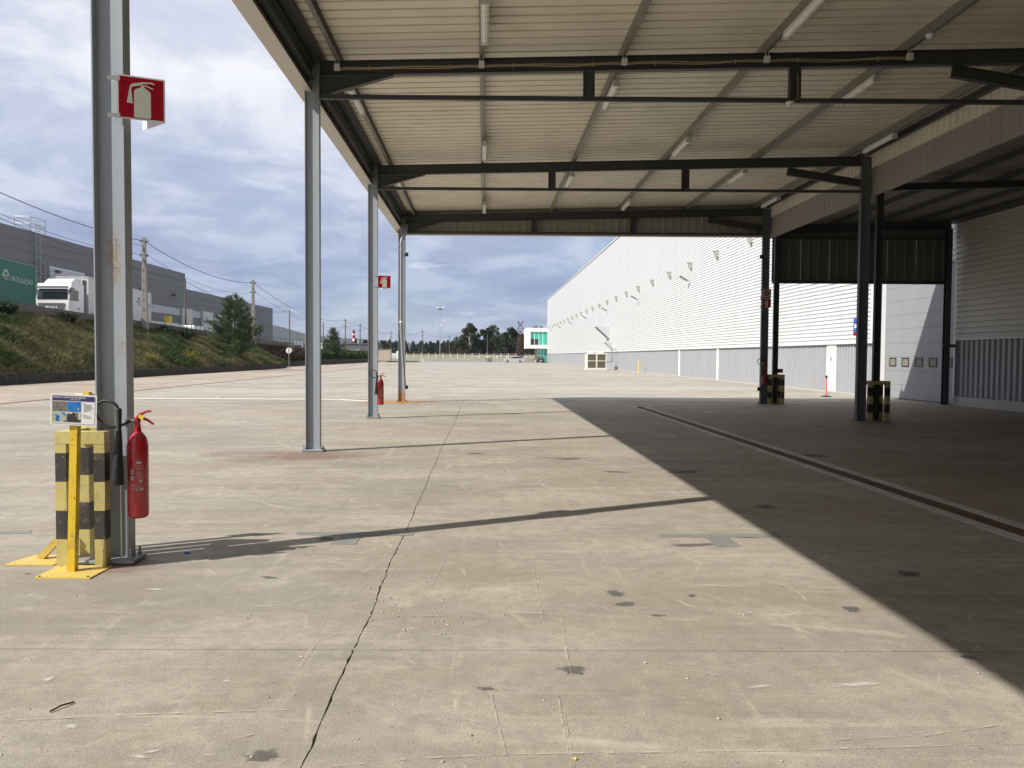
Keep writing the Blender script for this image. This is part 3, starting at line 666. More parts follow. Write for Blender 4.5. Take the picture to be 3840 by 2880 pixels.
# ================================================================== ANNEX CANOPY (between the main canopy and the warehouse)
annex = thing('side_canopy', 'darker lower canopy linking the main canopy to the white warehouse', 'canopy', (9.32, 18.17, 0))
def za(x): return 5.50 + .035 * (x - 9.3)
for yf in FR:
    post(annex, 9.32, yf + .05, za(9.32) - .085, .16, .09, 'steel_dark', platew=.18)
    MB().ibeam((9.25, yf + .05, za(9.25)), (14.84, yf + .05, za(14.84)), .16, .09).build('rafter', 'steel_dark', annex)
MB().ibeam((14.80, 24.56, .003), (14.80, 24.56, za(14.8) - .085), .16, .16, up=(0, 1, 0)).build('wall_post', 'steel_dark', annex)
for x in (9.6, 10.9, 12.2, 13.5, 14.6):
    z = za(x) + .0825; mb = MB(); mb.box(x - .03, x - .028, -32.8, 24.7, z, z + .13); mb.box(x - .028, x + .03, -32.8, 24.7, z, z + .0025); mb.box(x - .028, x + .03, -32.8, 24.7, z + .1275, z + .13); mb.build('purlin', 'steel_dark', annex)
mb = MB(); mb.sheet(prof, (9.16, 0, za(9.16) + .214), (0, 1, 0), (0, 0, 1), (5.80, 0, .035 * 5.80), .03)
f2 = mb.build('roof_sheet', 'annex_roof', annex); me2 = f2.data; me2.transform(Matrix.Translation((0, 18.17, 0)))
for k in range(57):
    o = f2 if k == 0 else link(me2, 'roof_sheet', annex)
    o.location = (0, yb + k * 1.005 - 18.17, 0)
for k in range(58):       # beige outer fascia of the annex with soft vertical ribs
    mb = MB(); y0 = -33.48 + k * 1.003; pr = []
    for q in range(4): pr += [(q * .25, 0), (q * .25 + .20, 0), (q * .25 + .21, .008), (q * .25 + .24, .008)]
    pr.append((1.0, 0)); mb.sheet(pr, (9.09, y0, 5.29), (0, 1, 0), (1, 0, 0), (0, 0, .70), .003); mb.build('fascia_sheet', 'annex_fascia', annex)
mb = MB(); mb.box(9.08, 9.14, -32.8, 24.72, 5.275, 5.289); mb.build('fascia_drip', 'annex_fascia', annex)
for k in range(6):
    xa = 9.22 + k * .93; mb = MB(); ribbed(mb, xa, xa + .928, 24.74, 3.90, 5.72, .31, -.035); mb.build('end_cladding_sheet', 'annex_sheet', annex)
for z in (3.86, 5.28):
    mb = MB(); mb.box(9.22, 14.70, 24.62, 24.70, z, z + (.10 if z < 4 else .06)); mb.build('sheeting_rail', 'steel_dark', annex)
MB().box(14.70, 15.095, -32.8, 24.75, za(14.9) + .10, za(14.9) + .26).build('wall_flashing', 'steel_dark', annex)
MB().box(9.14, 15.0, 24.76, 24.77, 5.3, 6.1).build('gable_flashing', 'annex_sheet', annex)
MB().box(14.55, 14.95, 24.30, 24.38, 1.84, 1.94).build('arm_stub', 'steel_dark', annex)

# ================================================================== WHITE WAREHOUSE
FX = 15.1
wh = thing('warehouse', 'huge white warehouse with horizontal ribbed cladding over a grey corrugated base', 'warehouse', (FX, 30, 0))
MB().box(FX + .16, 78, -40, 183.8, -.05, 14.9).build('wall_core', 'clad_trim', wh)
RP = .172
def hclad(y0, y1, z0, nr, name='cladding_sheet'):
    pr = []
    for k in range(nr):
        a = k * RP; pr += [(a, 0), (a + .114, 0), (a + .119, .045), (a + .160, .045)]
    pr.append((nr * RP - .0005, 0))
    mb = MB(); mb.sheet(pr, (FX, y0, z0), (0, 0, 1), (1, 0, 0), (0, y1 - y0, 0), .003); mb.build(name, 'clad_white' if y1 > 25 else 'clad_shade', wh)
for (ya, yb2, z0) in ((29.95, 184, 2.12), (24.62, 29.95, 4.66), (-40, 24.62, 2.12)):
    z = z0; rows = int((14.95 - z0) / (6 * RP))
    for k in range(rows): hclad(ya + .002, yb2 - .002, z, 6); z += 6 * RP
    left = int((15.0 - z) / RP)
    if left > 0: hclad(ya + .002, yb2 - .002, z, left)
for (ya, yb2) in ((29.95, 184), (-40, 24.6)):
    mb = MB(); mb.box(FX - .02, FX + .14, ya, yb2, 2.07, 2.115); mb.build('cladding_drip', 'clad_white', wh)
mb = MB(); mb.box(FX - .03, FX + .2, -40, 184.05, 15.0, 15.12); mb.build('parapet_cap', 'clad_white', wh)
mb = MB(); mb.box(FX - .03, FX + .118, 29.78, 29.945, 2.07, 15); mb.build('corner_trim', 'clad_white', wh)
mb = MB(); mb.box(FX - .03, FX + .115, 184.002, 184.06, 0, 15); mb.build('corner_trim', 'clad_white', wh)
# grey vertical corrugated skirt in panels between white pilasters
piers = [59.6, 49.8, 69.4, 90.2, 108.8, 128, 147, 166]
def vclad(y0, y1, z0=.06, z1=2.069):
    n = max(1, int(round((y1 - y0) / .25))); p = (y1 - y0) / n; pr = []
    for k in range(n):
        a = k * p; pr += [(a, 0), (a + p * .40, 0), (a + p * .48, .055), (a + p * .90, .055)]
    pr.append((y1 - y0, 0)); mb = MB(); mb.sheet(pr, (FX + .075, y0, z0), (0, 1, 0), (1, 0, 0), (0, 0, z1 - z0), .002); mb.build('skirt_sheet', 'clad_grey', wh)
cuts = [29.95, 33.0, 33.95, 41.8, 49.6, 49.99, 54.7, 59.4, 59.79, 64.5, 69.3, 77, 84.6, 92, 100, 108, 116, 124, 132, 140, 148, 156, 164, 172, 183.9]
for a, b in zip(cuts, cuts[1:]):
    if b - a > 1.2: vclad(a + .01, b - .01)
for a in (49.8, 59.6):
    mb = MB(); mb.box(FX + .04, FX + .115, a - .19, a + .19, .02, 2.06); mb.build('pilaster', 'door_white', wh)
dr = MB().box(FX + .055, FX + .115, 33.02, 33.93, .03, 2.06).build('door', 'door_white', wh)
MB().box(FX + .035, FX + .0545, 33.12, 33.20, 1.0, 1.04).build('handle', 'black_plastic', dr)
MB().box(FX + .050, FX + .0545, 33.4, 33.6, 1.35, 1.55).build('notice', 'print_grey', dr)
MB().box(FX + .03, FX + .118, 29.95, 183.9, -.02, .055).build('base_strip', 'plinth', wh)
for k in range(9): vclad(-11 + k * 3.95, -11 + k * 3.95 + 3.94, .28)
for k in range(3): vclad(-40 + k * 9.66, -40 + k * 9.66 + 9.65, .28)
MB().box(FX - .06, FX + .118, -40, 24.55, -.02, .275).build('base_kerb', 'plinth', wh)
# sectional door with its row of little windows
sdr = MB().box(FX + .092, FX + .118, 24.72, 28.92, .02, 4.6).build('sectional_door', 'rubber', wh)
for k in range(9):
    z = .03 + k * .505; MB().box(FX + .055, FX + .091, 24.73, 28.91, z, z + .499).build('door_panel', 'door_grey', sdr)
for yc in (28.4, 27.55, 26.7, 25.85, 25.0):
    mb = MB()
    for (a, b, c, d) in ((-.23, .23, 1.19, 1.225), (-.23, .23, 1.475, 1.51), (-.23, -.195, 1.225, 1.475), (.195, .23, 1.225, 1.475)): mb.box(FX + .035, FX + .0545, yc + a, yc + b, c, d)
    mb.build('window_frame', 'black_plastic', sdr); MB().box(FX + .048, FX + .0545, yc - .194, yc + .194, 1.226, 1.474).build('pane', 'glass_door', sdr)
for (a, b, x) in ((28.93, 29.35, .02), (29.36, 29.77, .05), (24.62, 24.715, .03)):
    MB().box(FX + x, FX + .118, a, b, .01, 4.655).build('door_jamb', 'clad_trim', wh)
MB().box(FX + .03, FX + .118, 24.72, 28.92, 4.605, 4.655).build('door_head', 'clad_trim', wh)
# rain-outlet hoppers in a row along the wall
def hopper(y):
    mb = MB(); z = 8.12
    mb.box(FX - .47, FX - .001, y - .16, y + .16, z + .25, z + .28)
    for s in (-.15, .12): mb.prism([(-.33, .25), (0, .25), (0, -.22), (-.29, -.22)], (FX, y + s, z), (1, 0, 0), (0, 0, 1), (0, .03, 0))
    mb.prism([(-.33, .25), (-.30, .25), (-.26, -.22), (-.29, -.22)], (FX, y - .12, z), (1, 0, 0), (0, 0, 1), (0, .24, 0))
    mb.box(FX - .28, FX - .001, y - .17, y + .17, z - .25, z - .221); mb.lathe([(.05, -.50), (.05, -.251)], 8, (FX - .09, y, z))
    return mb
h0 = hopper(43.6).build('rain_hopper', 'bracket_grey', wh)
_pv = Vector((FX - wh.location.x, 43.6 - wh.location.y, 8.3)); h0.data.transform(Matrix.Translation(_pv) @ Matrix.Scale(.78, 4) @ Matrix.Translation(-_pv))
for k in range(1, 23): link(h0.data, 'rain_hopper', wh, (0, k * 6.3, 0))
for k in (-1, -2): link(h0.data, 'rain_hopper', wh, (0, k * 6.3, 0))
# air intake hoods on the wall
def hood(y, z, w, d, h, name):
    mb = MB(); mb.prism([(0, 0), (-d, 0), (-d + .08, -.06), (-.1, -h), (0, -h)], (FX - .002, y - w / 2, z), (1, 0, 0), (0, 0, 1), (0, .02, 0))
    mb.prism([(0, 0), (-d, 0), (-d + .08, -.06), (-.1, -h), (0, -h)], (FX - .002, y + w / 2 - .02, z), (1, 0, 0), (0, 0, 1), (0, .02, 0))
    mb.box(FX - d, FX - .002, y - w / 2 + .021, y + w / 2 - .021, z - .02, z - .001); o = mb.build(name, 'clad_trim', wh)
    for k in range(7):
        t = k / 7; MB().box(FX - d + .08 + (d - .2) * t, FX - d + .12 + (d - .2) * t, y - w / 2 + .021, y + w / 2 - .021, z - .10 - (h - .15) * t, z - .04 - (h - .15) * t).build('louvre', 'truck_grey', o)
    return o
hood(93.5, 5.1, 1.6, 1.6, 1.35, 'air_hood'); hood(91, 3.2, .8, .9, .7, 'small_hood')
# side wing: projecting office box at the far end
office = thing('office_block', 'white boxy office with turquoise glazing jutting from the far end of the warehouse', 'office', (12.5, 184.5, 0))
zz0, zz1, xa, xb, ya, yb2 = 3.4, 8.35, 10.2, 15.06, 184.1, 196
for nm, bx_ in (('floor_slab', (xa, xb, ya, yb2, zz0, zz0 + .85)), ('roof_slab', (xa, xb, ya, yb2, zz1 - .95, zz1)), ('side_wall', (xa, xa + .9, ya, yb2, zz0 + .8501, zz1 - .9501))):
    MB().box(*bx_).build(nm, 'office_white', office)
MB().box(xa + .9, xb, ya + .7, yb2, zz0 + .8501, zz1 - .9501).build('inner_wall', 'truck_grey', office)
nx = 4
for k in range(nx):
    wv = (xb - xa - .9) / nx; x = xa + .9 + k * wv
    for (c, d) in ((zz0 + .86, zz0 + 2.2), (zz0 + 2.25, zz1 - .96)):
        low = d < zz0 + 2.3
        MB().box(x + .05, x + wv - .05, ya + .3, ya + .34, c, d).build('pane', 'glass_dark' if low and k < 2 else 'glass_green', office)
    MB().box(x - .05, x + .049, ya + .25, ya + .36, zz0 + .8502, zz1 - .9502).build('mullion', 'office_white', office)
for k in range(3):
    x = 12.9 + k * .72
    for (c, d) in ((.1, 2.1), (2.15, 3.39)): MB().box(x + .03, x + .69, 184.9, 184.94, c, d).build('pane', 'glass_green', office)
    MB().box(x - .035, x + .029, 184.86, 184.98, 0, 3.395).build('mullion', 'office_white', office)
MB().box(12.85, 15.06, 185.6, 195, 0, 3.39).build('core_wall', 'wall_beige', office)

# ================================================================== LEFT SIDE: walls, bank, upper yard
def zp(y): return 3.52 - .032 * (y - 58)          # upper yard level
lw = thing('kerb_wall', 'low dark mossy concrete wall along the foot of the grass bank', 'wall', (-22.5, 60, 0))
for k in range(28):
    y = -12 + k * 3.54; MB().box(-22.62, -22.30, y, y + 3.53, -.04, .50 + random.uniform(-.012, .012)).build('wall_segment', 'mossy_wall', lw)
lw2 = thing('far_kerb_wall', 'second low dark wall beyond the round road sign, under the hedge', 'wall', (-26, 130, 0))
for k in range(20):
    y = 88 + k * 4.4; MB().box(-26.15, -25.8, y, y + 4.39, -.04, .60 + random.uniform(-.015, .015)).build('wall_segment', 'mossy_wall', lw2)
MB().box(-25.79, -22.63, 86.9, 87.2, -.04, .5).build('wall_segment', 'mossy_wall', lw2)
uw = thing('retaining_wall', 'stained concrete parapet wall along the top of the grass bank', 'wall', (-28.2, 60, 2.6))
for k in range(26):
    y = 10 + k * 4.0; zt = 4.55 - .0195 * (y - 44.5)
    mb = MB(); mb.add([(-28.35, y, 1.2), (-28.05, y, 1.2), (-28.05, y + 3.985, 1.2), (-28.35, y + 3.985, 1.2), (-28.35, y, zt), (-28.05, y, zt), (-28.05, y + 3.985, zt - .078), (-28.35, y + 3.985, zt - .078)],
                      [(3, 2, 1, 0), (4, 5, 6, 7), (0, 1, 5, 4), (1, 2, 6, 5), (2, 3, 7, 6), (3, 0, 4, 7)]); mb.build('wall_segment', 'upper_wall', uw)
mb = MB(); mb.add([(-28.36, -30, zp(-30)), (-28.36, 170, zp(170)), (-140, 170, zp(170)), (-140, -30, zp(-30)), (-28.36, -30, -1), (-28.36, 170, -1), (-140, 170, -1), (-140, -30, -1)],
                  [(0, 1, 2, 3), (4, 5, 6, 7), (0, 1, 5, 4), (1, 2, 6, 5), (2, 3, 7, 6), (3, 0, 4, 7)])
tag(mb.build('upper_yard', 'asphalt'), kind='structure')
# grass bank
def zbank(x, y):
    x, y = np.asarray(x, float), np.asarray(y, float)
    t = np.clip((-22.62 - x) / 5.43, 0, 1); top = 4.0 - .0195 * (y - 44.5); near = .47 + (top - .47) * (t ** .85)
    t2 = np.clip((-26.15 - x) / 1.9, 0, 1); far = .55 + (2.4 - .012 * (y - 88) - .55) * t2
    return np.where(y <= 88, near, far)
def hump(x, y): return .10 * np.sin(x * 2.1 + y * .7) + .08 * np.sin(y * 1.7 - x)
def bank():
    ys = np.arange(-10, 89, .6); xs = np.linspace(-22.62, -28.04, 16)
    V = []; F = []
    for y in ys:
        for x in xs:
            e = 0 if x in (xs[0], xs[-1]) else 1
            V.append((x, y, float(zbank(x, y)) + e * (float(hump(x, y)) + rs.randn() * .02)))
    n = len(xs)
    for j in range(len(ys) - 1):
        for i in range(n - 1): F.append((j * n + i, j * n + i + 1, (j + 1) * n + i + 1, (j + 1) * n + i))
    o = npmesh('grass_bank', np.array(V), np.array(F), 'earth'); o.data.polygons.foreach_set('use_smooth', [True] * len(o.data.polygons)); tag(o, kind='structure')
    o2 = npmesh('rear_bank', np.array([(-26.16, 88, .5), (-26.16, 176, .5), (-28.04, 176, 1.6), (-28.04, 88, 2.4)]), np.array([(0, 1, 2, 3)]), 'earth'); tag(o2, kind='structure')
bank()
def blades(name, pts, hmin, hmax, w, mat, label, n_each=3, lean=.5, cat='grass'):
    m = len(pts); k = m * n_each; base = np.repeat(pts, n_each, 0) + rs.randn(k, 3) * np.array([.05, .05, 0])
    h = rs.uniform(hmin, hmax, k); an = rs.uniform(0, 2 * np.pi, k); d = np.stack([np.cos(an), np.sin(an), np.zeros(k)], 1) * (w * rs.uniform(.6, 1.4, k))[:, None]
    tip = base + np.stack([rs.randn(k) * lean * h, rs.randn(k) * lean * h, h], 1)
    V = np.stack([base - d, base + d, tip], 1).reshape(-1, 3); F = np.arange(3 * k).reshape(-1, 3)
    return tag(npmesh(name, V, F, mat), label, cat, kind='stuff')
def bankpts(n, y0, y1, x0=-22.65, x1=-28.0, pw=1.0, clump=None):
    y = rs.uniform(y0, y1, n); x = x0 + (x1 - x0) * rs.uniform(0, 1, n) ** pw
    if clump: 
        q = np.sin(x * 1.3 + y * .55) + np.sin(y * .9 - x * 2.1) + np.sin(y * .23) + rs.randn(n) * .5; s = q > clump; x, y = x[s], y[s]
    return np.stack([x, y, zbank(x, y) + hump(x, y) * np.clip(np.minimum(-22.65 - x, x + 28.0) / .4, 0, 1) - .02], 1)
blades('dry_grass', bankpts(56000, 14, 88), .08, .26, .022, 'grass_mix', 'mixed dry and green grass covering the bank')
blades('dark_weeds', bankpts(27000, 14, 88, clump=1.0), .12, .42, .045, 'leaf_green', 'dark green weeds in patches over the grass bank', lean=.9, cat='weeds')
def ghedge():
    n = 9000; y = rs.uniform(118, 176, n); x = rs.uniform(-27.8, -26.2, n); top = 2.0 + .25 * np.sin(y * .8) + .2 * np.sin(y * 2.3)
    z = .6 + (top - .6) * rs.uniform(0, 1, n) ** .5
    return np.stack([x, y, z], 1)
blades('far_hedge', ghedge(), .15, .4, .16, 'leaf_green', 'leafy green hedge above the second low wall', 2, .9, 'hedge')
n = 5000; yy = rs.uniform(88, 118, n); xx = rs.uniform(-28.0, -26.2, n)
blades('brown_scrub', np.stack([xx, yy, zbank(xx, yy) + rs.uniform(0, .5, n)], 1), .15, .6, .06, 'leaf_red', 'brown winter scrub on the bank behind the round road sign', 2, .7, 'scrub')

# ------------------------------------------------------------------ plants
def pine(loc, h, rad, seed, label, group):
    r = np.random.RandomState(seed); t = thing('pine_tree', label, 'pine tree', loc, group); L = Vector(loc)
    mb = MB(); mb.tube([L + Vector((0, 0, -.2)), L + Vector((.03, 0, h * .5)), L + Vector((0, .02, h * .97))], [h * .018, h * .011, .012], 7)
    V = []; F = []
    z = h * .05
    while z < h * .97:
        f = z / h; nb = r.randint(5, 8) if f < .9 else 3; reach = rad * (1 - f) ** .72 * (1.0 if f > .12 else .8) + .10
        a0 = r.rand() * 6.3
        for k in range(nb):
            a = a0 + k * 6.283 / nb + r.randn() * .2; ln = reach * r.uniform(.5, 1.25); up = .35 + .55 * f + r.randn() * .1
            b0 = Vector((0, 0, z)); bd = Vector((math.cos(a), math.sin(a), up)).normalized(); e = b0 + bd * ln
            mb.tube([L + b0, L + b0 + bd * ln * .55, L + e + Vector((0, 0, .06 * ln))], [.018 * (1 - f) + .008, .012, .005], 4)
            ns = max(3, int(ln / .16))
            for s in range(ns):      # needle tufts along the outer part of the branch, upward sweeping
                q = .30 + .74 * (s + r.rand()) / ns; c = b0 + bd * ln * q
                for sh in range(4):
                    cc = c + Vector(r.randn(3)) * (.10 + .10 * (1 - f)) * (1 if sh else .3)
                    ax = (bd * .9 + Vector((0, 0, .75)) + Vector(r.randn(3)) * .45).normalized()
                    for nd in range(16):
                        dn = (ax + Vector(r.randn(3)) * .55).normalized(); l2 = r.uniform(.16, .34); sd_ = dn.cross(Vector(r.randn(3))).normalized() * .013
                        st = cc + ax * r.uniform(0, .16); o = len(V)
                        V.extend([st - sd_, st + sd_, st + dn * l2]); F.append((o, o + 1, o + 2))
        z += h * (.062 + .03 * r.rand())
    mb.build('trunk', 'bark', t)
    npmesh('crown', np.array([tuple(v) for v in V]), np.array(F), 'pine_needles', t)
pine((-24.1, 74.5, 1.05), 6.15, 3.1, 3, 'large young pine on the grass bank, left of the plain second post', 'young pines on the bank')
pine((-26.6, 136, .9), 5.3, 2.0, 8, 'smaller pine further off, between the second and third posts', 'young pines on the bank')

def broadleaf(loc, h, rad, seed, mat, label, group, leaf=.24, n=2600, trunk_h=.35, bark='bark', gap=.5, name='broadleaf_tree'):
    r = np.random.RandomState(seed); t = thing(name, label, 'tree', loc, group); L = Vector(loc); mb = MB()
    top = Vector((r.randn() * .2, r.randn() * .2, h * .86))
    mb.tube([L + Vector((0, 0, -.3)), L + Vector((r.randn() * .1, 0, h * .4)), L + top], [h * .022, h * .015, .04], 7)
    cl = []
    for k in range(17 if trunk_h > .3 else 40):
        a = r.rand() * 6.283; f = r.uniform(trunk_h, 1.0); rr = rad * math.sqrt(max(.05, 1 - ((f - .62) / .5) ** 2)) * r.uniform(.35, .9)
        c = Vector((math.cos(a) * rr, math.sin(a) * rr, h * f)); cl.append((c, r.uniform(.18, .34) * rad * 1.3))
        b0 = Vector((0, 0, h * max(.2, f - .28))); mb.tube([L + b0, L + b0.lerp(c, .6) + Vector((0, 0, .15)), L + c], [.07, .045, .02], 5)
    P_ = []
    for c, s in cl:
        m = n // len(cl); q = r.randn(m, 3); q /= np.linalg.norm(q, axis=1)[:, None]; q *= (r.rand(m) ** gap)[:, None] * s; q[:, 2] *= .75
        P_.append(q + np.array(c))
    C = np.concatenate(P_); k = len(C); u = r.randn(k, 3); u /= np.linalg.norm(u, axis=1)[:, None]; w = np.cross(u, r.randn(k, 3)); w /= np.linalg.norm(w, axis=1)[:, None]
    s = (leaf * r.uniform(.6, 1.3, k))[:, None]
    V = np.stack([C - u * s, C + w * s * .45, C + u * s, C - w * s * .45], 1).reshape(-1, 3); F = np.arange(4 * k).reshape(-1, 4)
    mb.build('trunk', bark, t); npmesh('crown', V, F, mat, t)
GT = 'trees beyond the white fence'
broadleaf((-4.4, 232, -.5), 11.3, 3.3, 21, 'leaf_olive', 'tall loose round tree right of the tall lamp mast', GT, .30, 5200, .45, 'pale_bark', .45)
broadleaf((.9, 236, -.5), 10.2, 3.2, 22, 'leaf_dark', 'dense dark tree just right of the tall loose round tree', GT, .32, 7500, .12)
broadleaf((3.6, 233, -.5), 11.2, 2.4, 23, 'leaf_olive', 'thin-crowned tall tree with a pale bare trunk amid the dark trees', GT, .22, 1700, .5, 'pale_bark', .7)
broadleaf((5.2, 238, -.5), 6.6, 2.6, 24, 'leaf_green', 'low rounded green tree left of the rusty helix sculpture', GT, .3, 5000, .1)
broadleaf((8.2, 240, -.5), 10.6, 3.0, 25, 'leaf_dark', 'ragged dark tree directly behind the rusty helix sculpture', GT, .32, 6500, .12)
broadleaf((12.6, 246, -.5), 8.8, 3.0, 26, 'leaf_dark', 'dark tree between the helix sculpture and the white office', GT, .32, 6500, .1)
broadleaf((16.6, 238, -.5), 11.0, 2.2, 27, 'leaf_dark', 'dark treetop showing above the white office roof', GT, .26, 2200, .3)
broadleaf((-8.2, 240, -.5), 6.4, 2.8, 28, 'leaf_olive', 'low olive tree left of the tall loose round tree', GT, .3, 5000, .06)
def thicket(name, x0, x1, y0, y1, hmin, hmax, n, leaf, mat, label, cat='wood', sharp=True):
    r = np.random.RandomState(len(name) + n); A = []
    nt_ = int((x1 - x0) / .55)
    for k in range(nt_):
        cx, cy = r.uniform(x0, x1), r.uniform(y0, y1); hh = r.uniform(hmin, hmax); m = n // nt_; f = r.rand(m) ** .8
        rr = (hh * .26) * ((1 - f) ** (.75 if sharp else .35) + .05) * np.sqrt(r.rand(m)); a = r.rand(m) * 6.283
        A.append(np.stack([cx + rr * np.cos(a), cy + rr * np.sin(a), f * hh - .5], 1))
    C = np.concatenate(A); k = len(C); u = r.randn(k, 3); u /= np.linalg.norm(u, axis=1)[:, None]; w = np.cross(u, r.randn(k, 3)); w /= np.linalg.norm(w, axis=1)[:, None]
    s = (leaf * r.uniform(.5, 1.3, k))[:, None]
    V = np.stack([C - u * s, C + w * s * .6, C + u * s, C - w * s * .6], 1).reshape(-1, 3)
    return tag(npmesh(name, V, np.arange(4 * k).reshape(-1, 4), mat), label, cat, kind='stuff')
thicket('far_wood', -75, -4, 330, 372, 6.5, 9.4, 95000, .5, 'leaf_far', 'far dark wood of mixed trees beyond the yard fence')
thicket('distant_wood', -30, 60, 430, 470, 6.5, 9.5, 60000, .6, 'leaf_far', 'distant wood seen behind the nearer trees')
thicket('undergrowth', -12, 24, 222, 230, 2.0, 4.2, 12000, .22, 'leaf_red', 'brown bramble undergrowth beneath the trees beyond the fence', 'undergrowth', False)
thicket('green_undergrowth', -9, 26, 230, 240, 4, 8.0, 30000, .30, 'leaf_dark', 'dark green bushes under the trees beyond the fence', 'undergrowth', False)
# gorse, reeds, saplings on the bank
def shrub(loc, h, n, mat, label, name, cat, spread=.4, leafw=.02, group=None):
    r = np.random.RandomState(int(abs(loc[1]) * 10)); t = thing(name, label, cat, loc, group); mb = MB(); V = []; F = []
    for k in range(n):
        d = Vector((r.randn() * spread, r.randn() * spread, 1)).normalized() * h * r.uniform(.6, 1.1); L = Vector(loc)
        mb.tube([L, L + d * .6 + Vector(r.randn(3)) * .05, L + d], [.016, .011, .005], 4)
        if mat:
            for q in range(26):
                c = d * r.uniform(.35, 1.02) + Vector(r.randn(3)) * .07; u = Vector(r.randn(3)).normalized() * leafw * 2; w = u.cross(Vector(r.randn(3))).normalized() * leafw; o = len(V)
                V.extend([c - u, c + w, c + u, c - w]); F.append((o, o + 1, o + 2, o + 3))
    mb.build('stems', 'twig' if mat else 'pale_bark', t)
    if V: npmesh('foliage', np.array([tuple(v) for v in V]), np.array(F), mat, t)
def on_bank(x, y): return (x, y, float(zbank(x, y)) - .03)
for (x, y, h, lb) in ((-22.95, 47.5, .75, 'yellow flowering gorse bush right of the near post at the foot of the bank'), (-23.1, 53.5, .7, 'smaller yellow gorse bush midway along the foot of the bank'), (-23.3, 61, .9, 'yellow gorse bush at the foot of the bank, left of the large pine')):
    shrub(on_bank(x, y), h, 16, 'gorse_yellow', lb, 'gorse_bush', 'bush', .55, .03, 'gorse bushes on the bank')
shrub(on_bank(-27.4, 59), 1.2, 26, None, 'spray of bare pale stems at the foot of the concrete utility pole', 'bare_shrub', 'shrub', .45)
shrub((-26.8, 108, 1.0), 3.4, 7, None, 'thin leafless pale sapling left of the round road sign', 'bare_sapling', 'sapling', .12)
for (x, y, h, lb) in ((-27.6, 44.8, .8, 'dark green bush against the parapet wall beneath the truck cab'), (-27.5, 51.2, .7, 'dark green bush on the bank top beside the near post'), (-27.2, 66, 1.0, 'dark green bush on the bank right of the utility pole'), (-26.8, 69.5, 1.0, 'dark bramble bush on the bank left of the large pine')):
    shrub(on_bank(x, y), h, 30, 'leaf_dark', lb, 'dark_bush', 'bush', .7, .05, 'dark bushes on the bank')
n = 2500; yy = rs.uniform(176, 196, n); xx = rs.uniform(-30, -16, n)
blades('lawn_strip', np.stack([xx, yy, np.full(n, -.05)], 1), .1, .3, .12, 'grass_fresh', 'bright green lawn strip in front of the white fence', 2, .8)
P('verge_grass', (.21, .205, .115), .95, var=.3, vs=.4, dirt=.4, dcol=(.09, .10, .045))
tag(MB().prism([(196.4, -.059), (214, -.059), (214, 1.9), (208, 1.75), (199, .35), (196.4, .2)], (-40, 0, 0), (0, 1, 0), (0, 0, 1), (70, 0, 0)).build('verge', 'verge_grass'), kind='structure')

# ------------------------------------------------------------------ far fence, lamp mast, sculpture, cars
fence = thing('yard_fence', 'long wire fence with white posts on a low grey wall across the far yard', 'fence', (0, 196, 0))
for k in range(10):
    x = -35 + k * 5.6; MB().box(x, x + 5.59, 195.9, 196.15, -.05, .95).build('wall_segment', 'plinth', fence)
for k in range(26):
    x = -34.5 + k * 1.85; MB().box(x - .07, x + .07, 195.95, 196.1, .9501, 2.22).build('fence_post', 'fence_white', fence)
for k in range(25):
    x = -34.5 + k * 1.85; mb = MB()
    for z in (1.02, 1.4, 1.8, 2.15): mb.box(x + .075, x + 1.775, 196.01, 196.03, z, z + .025)
    for q in range(14): mb.box(x + .12 + q * .122, x + .135 + q * .122, 196.015, 196.025, 1.0, 2.16)
    mb.build('mesh_panel', 'fence_wire', fence)
mast = thing('lamp_mast', 'tall thin white floodlight mast standing alone at the far end of the yard', 'lamp post', (-10.9, 190, -.03))
MB().tube([(-10.9, 190, -.03), (-10.9, 190, 6), (-10.9, 190, 13.2)], [.11, .085, .05], 10).build('pole', 'galv', mast)
mb = MB(); mb.bar((-11.7, 190, 13.15), (-10.1, 190, 13.15), .08, .08); mb.build('crossbar', 'galv', mast)
for (x, rx) in ((-11.5, -.5), (-10.25, .6)):
    mb = MB(); mb.prism([(-.35, -.12), (.35, -.18), (.38, .12), (-.3, .16)], (x, 189.7, 13.4), (1, 0, rx * .5), (0, 0, 1), (0, .25, 0)); mb.build('floodlight', 'white_plastic', mast)
mb = MB(); mb.prism([(-.4, -.2), (.4, -.2), (.45, .15), (-.45, .15)], (-10.8, 189.6, 13.0), (1, 0, 0), (0, 0, 1), (0, .3, 0)); mb.build('floodlight', 'truck_grey', mast)
mb = MB(); mb.lathe([(.02, -.22), (.2, -.12), (.24, 0), (.2, .14), (.02, .2)], 12, (-10.65, 189.8, 9.0)); mb.build('camera_dome', 'white_plastic', mast, True)
helix = thing('helix_sculpture', 'rust-brown double helix metal sculpture standing near the parked cars', 'sculpture', (8.75, 186, -.03))
def strand(ph, z0, z1, rad, turns, cz):
    return [(8.75 + rad(t) * math.cos(ph + t * turns * 6.283), 186 + rad(t) * math.sin(ph + t * turns * 6.283), z0 + (z1 - z0) * t) for t in np.linspace(0, 1, cz)]
up_r = lambda t: .72 * (.85 + .15 * math.cos(t * 3))
lo_r = lambda t: (.72 * math.sin(math.pi * min(1, .12 + t * .95)) ** .5 + .12) if t < .97 else .5
for ph in (0, math.pi): MB().tube(strand(ph, 6.6, 10.0, up_r, 1.05, 40), .10, 6).build('strand', 'rust_sculpture', helix, True)
for ph in np.arange(6) * math.pi / 3: MB().tube(strand(float(ph), .9, 6.9, lo_r, 2.2 if int(ph) % 2 else -2.2, 70), .10, 6).build('strand', 'rust_sculpture', helix, True)
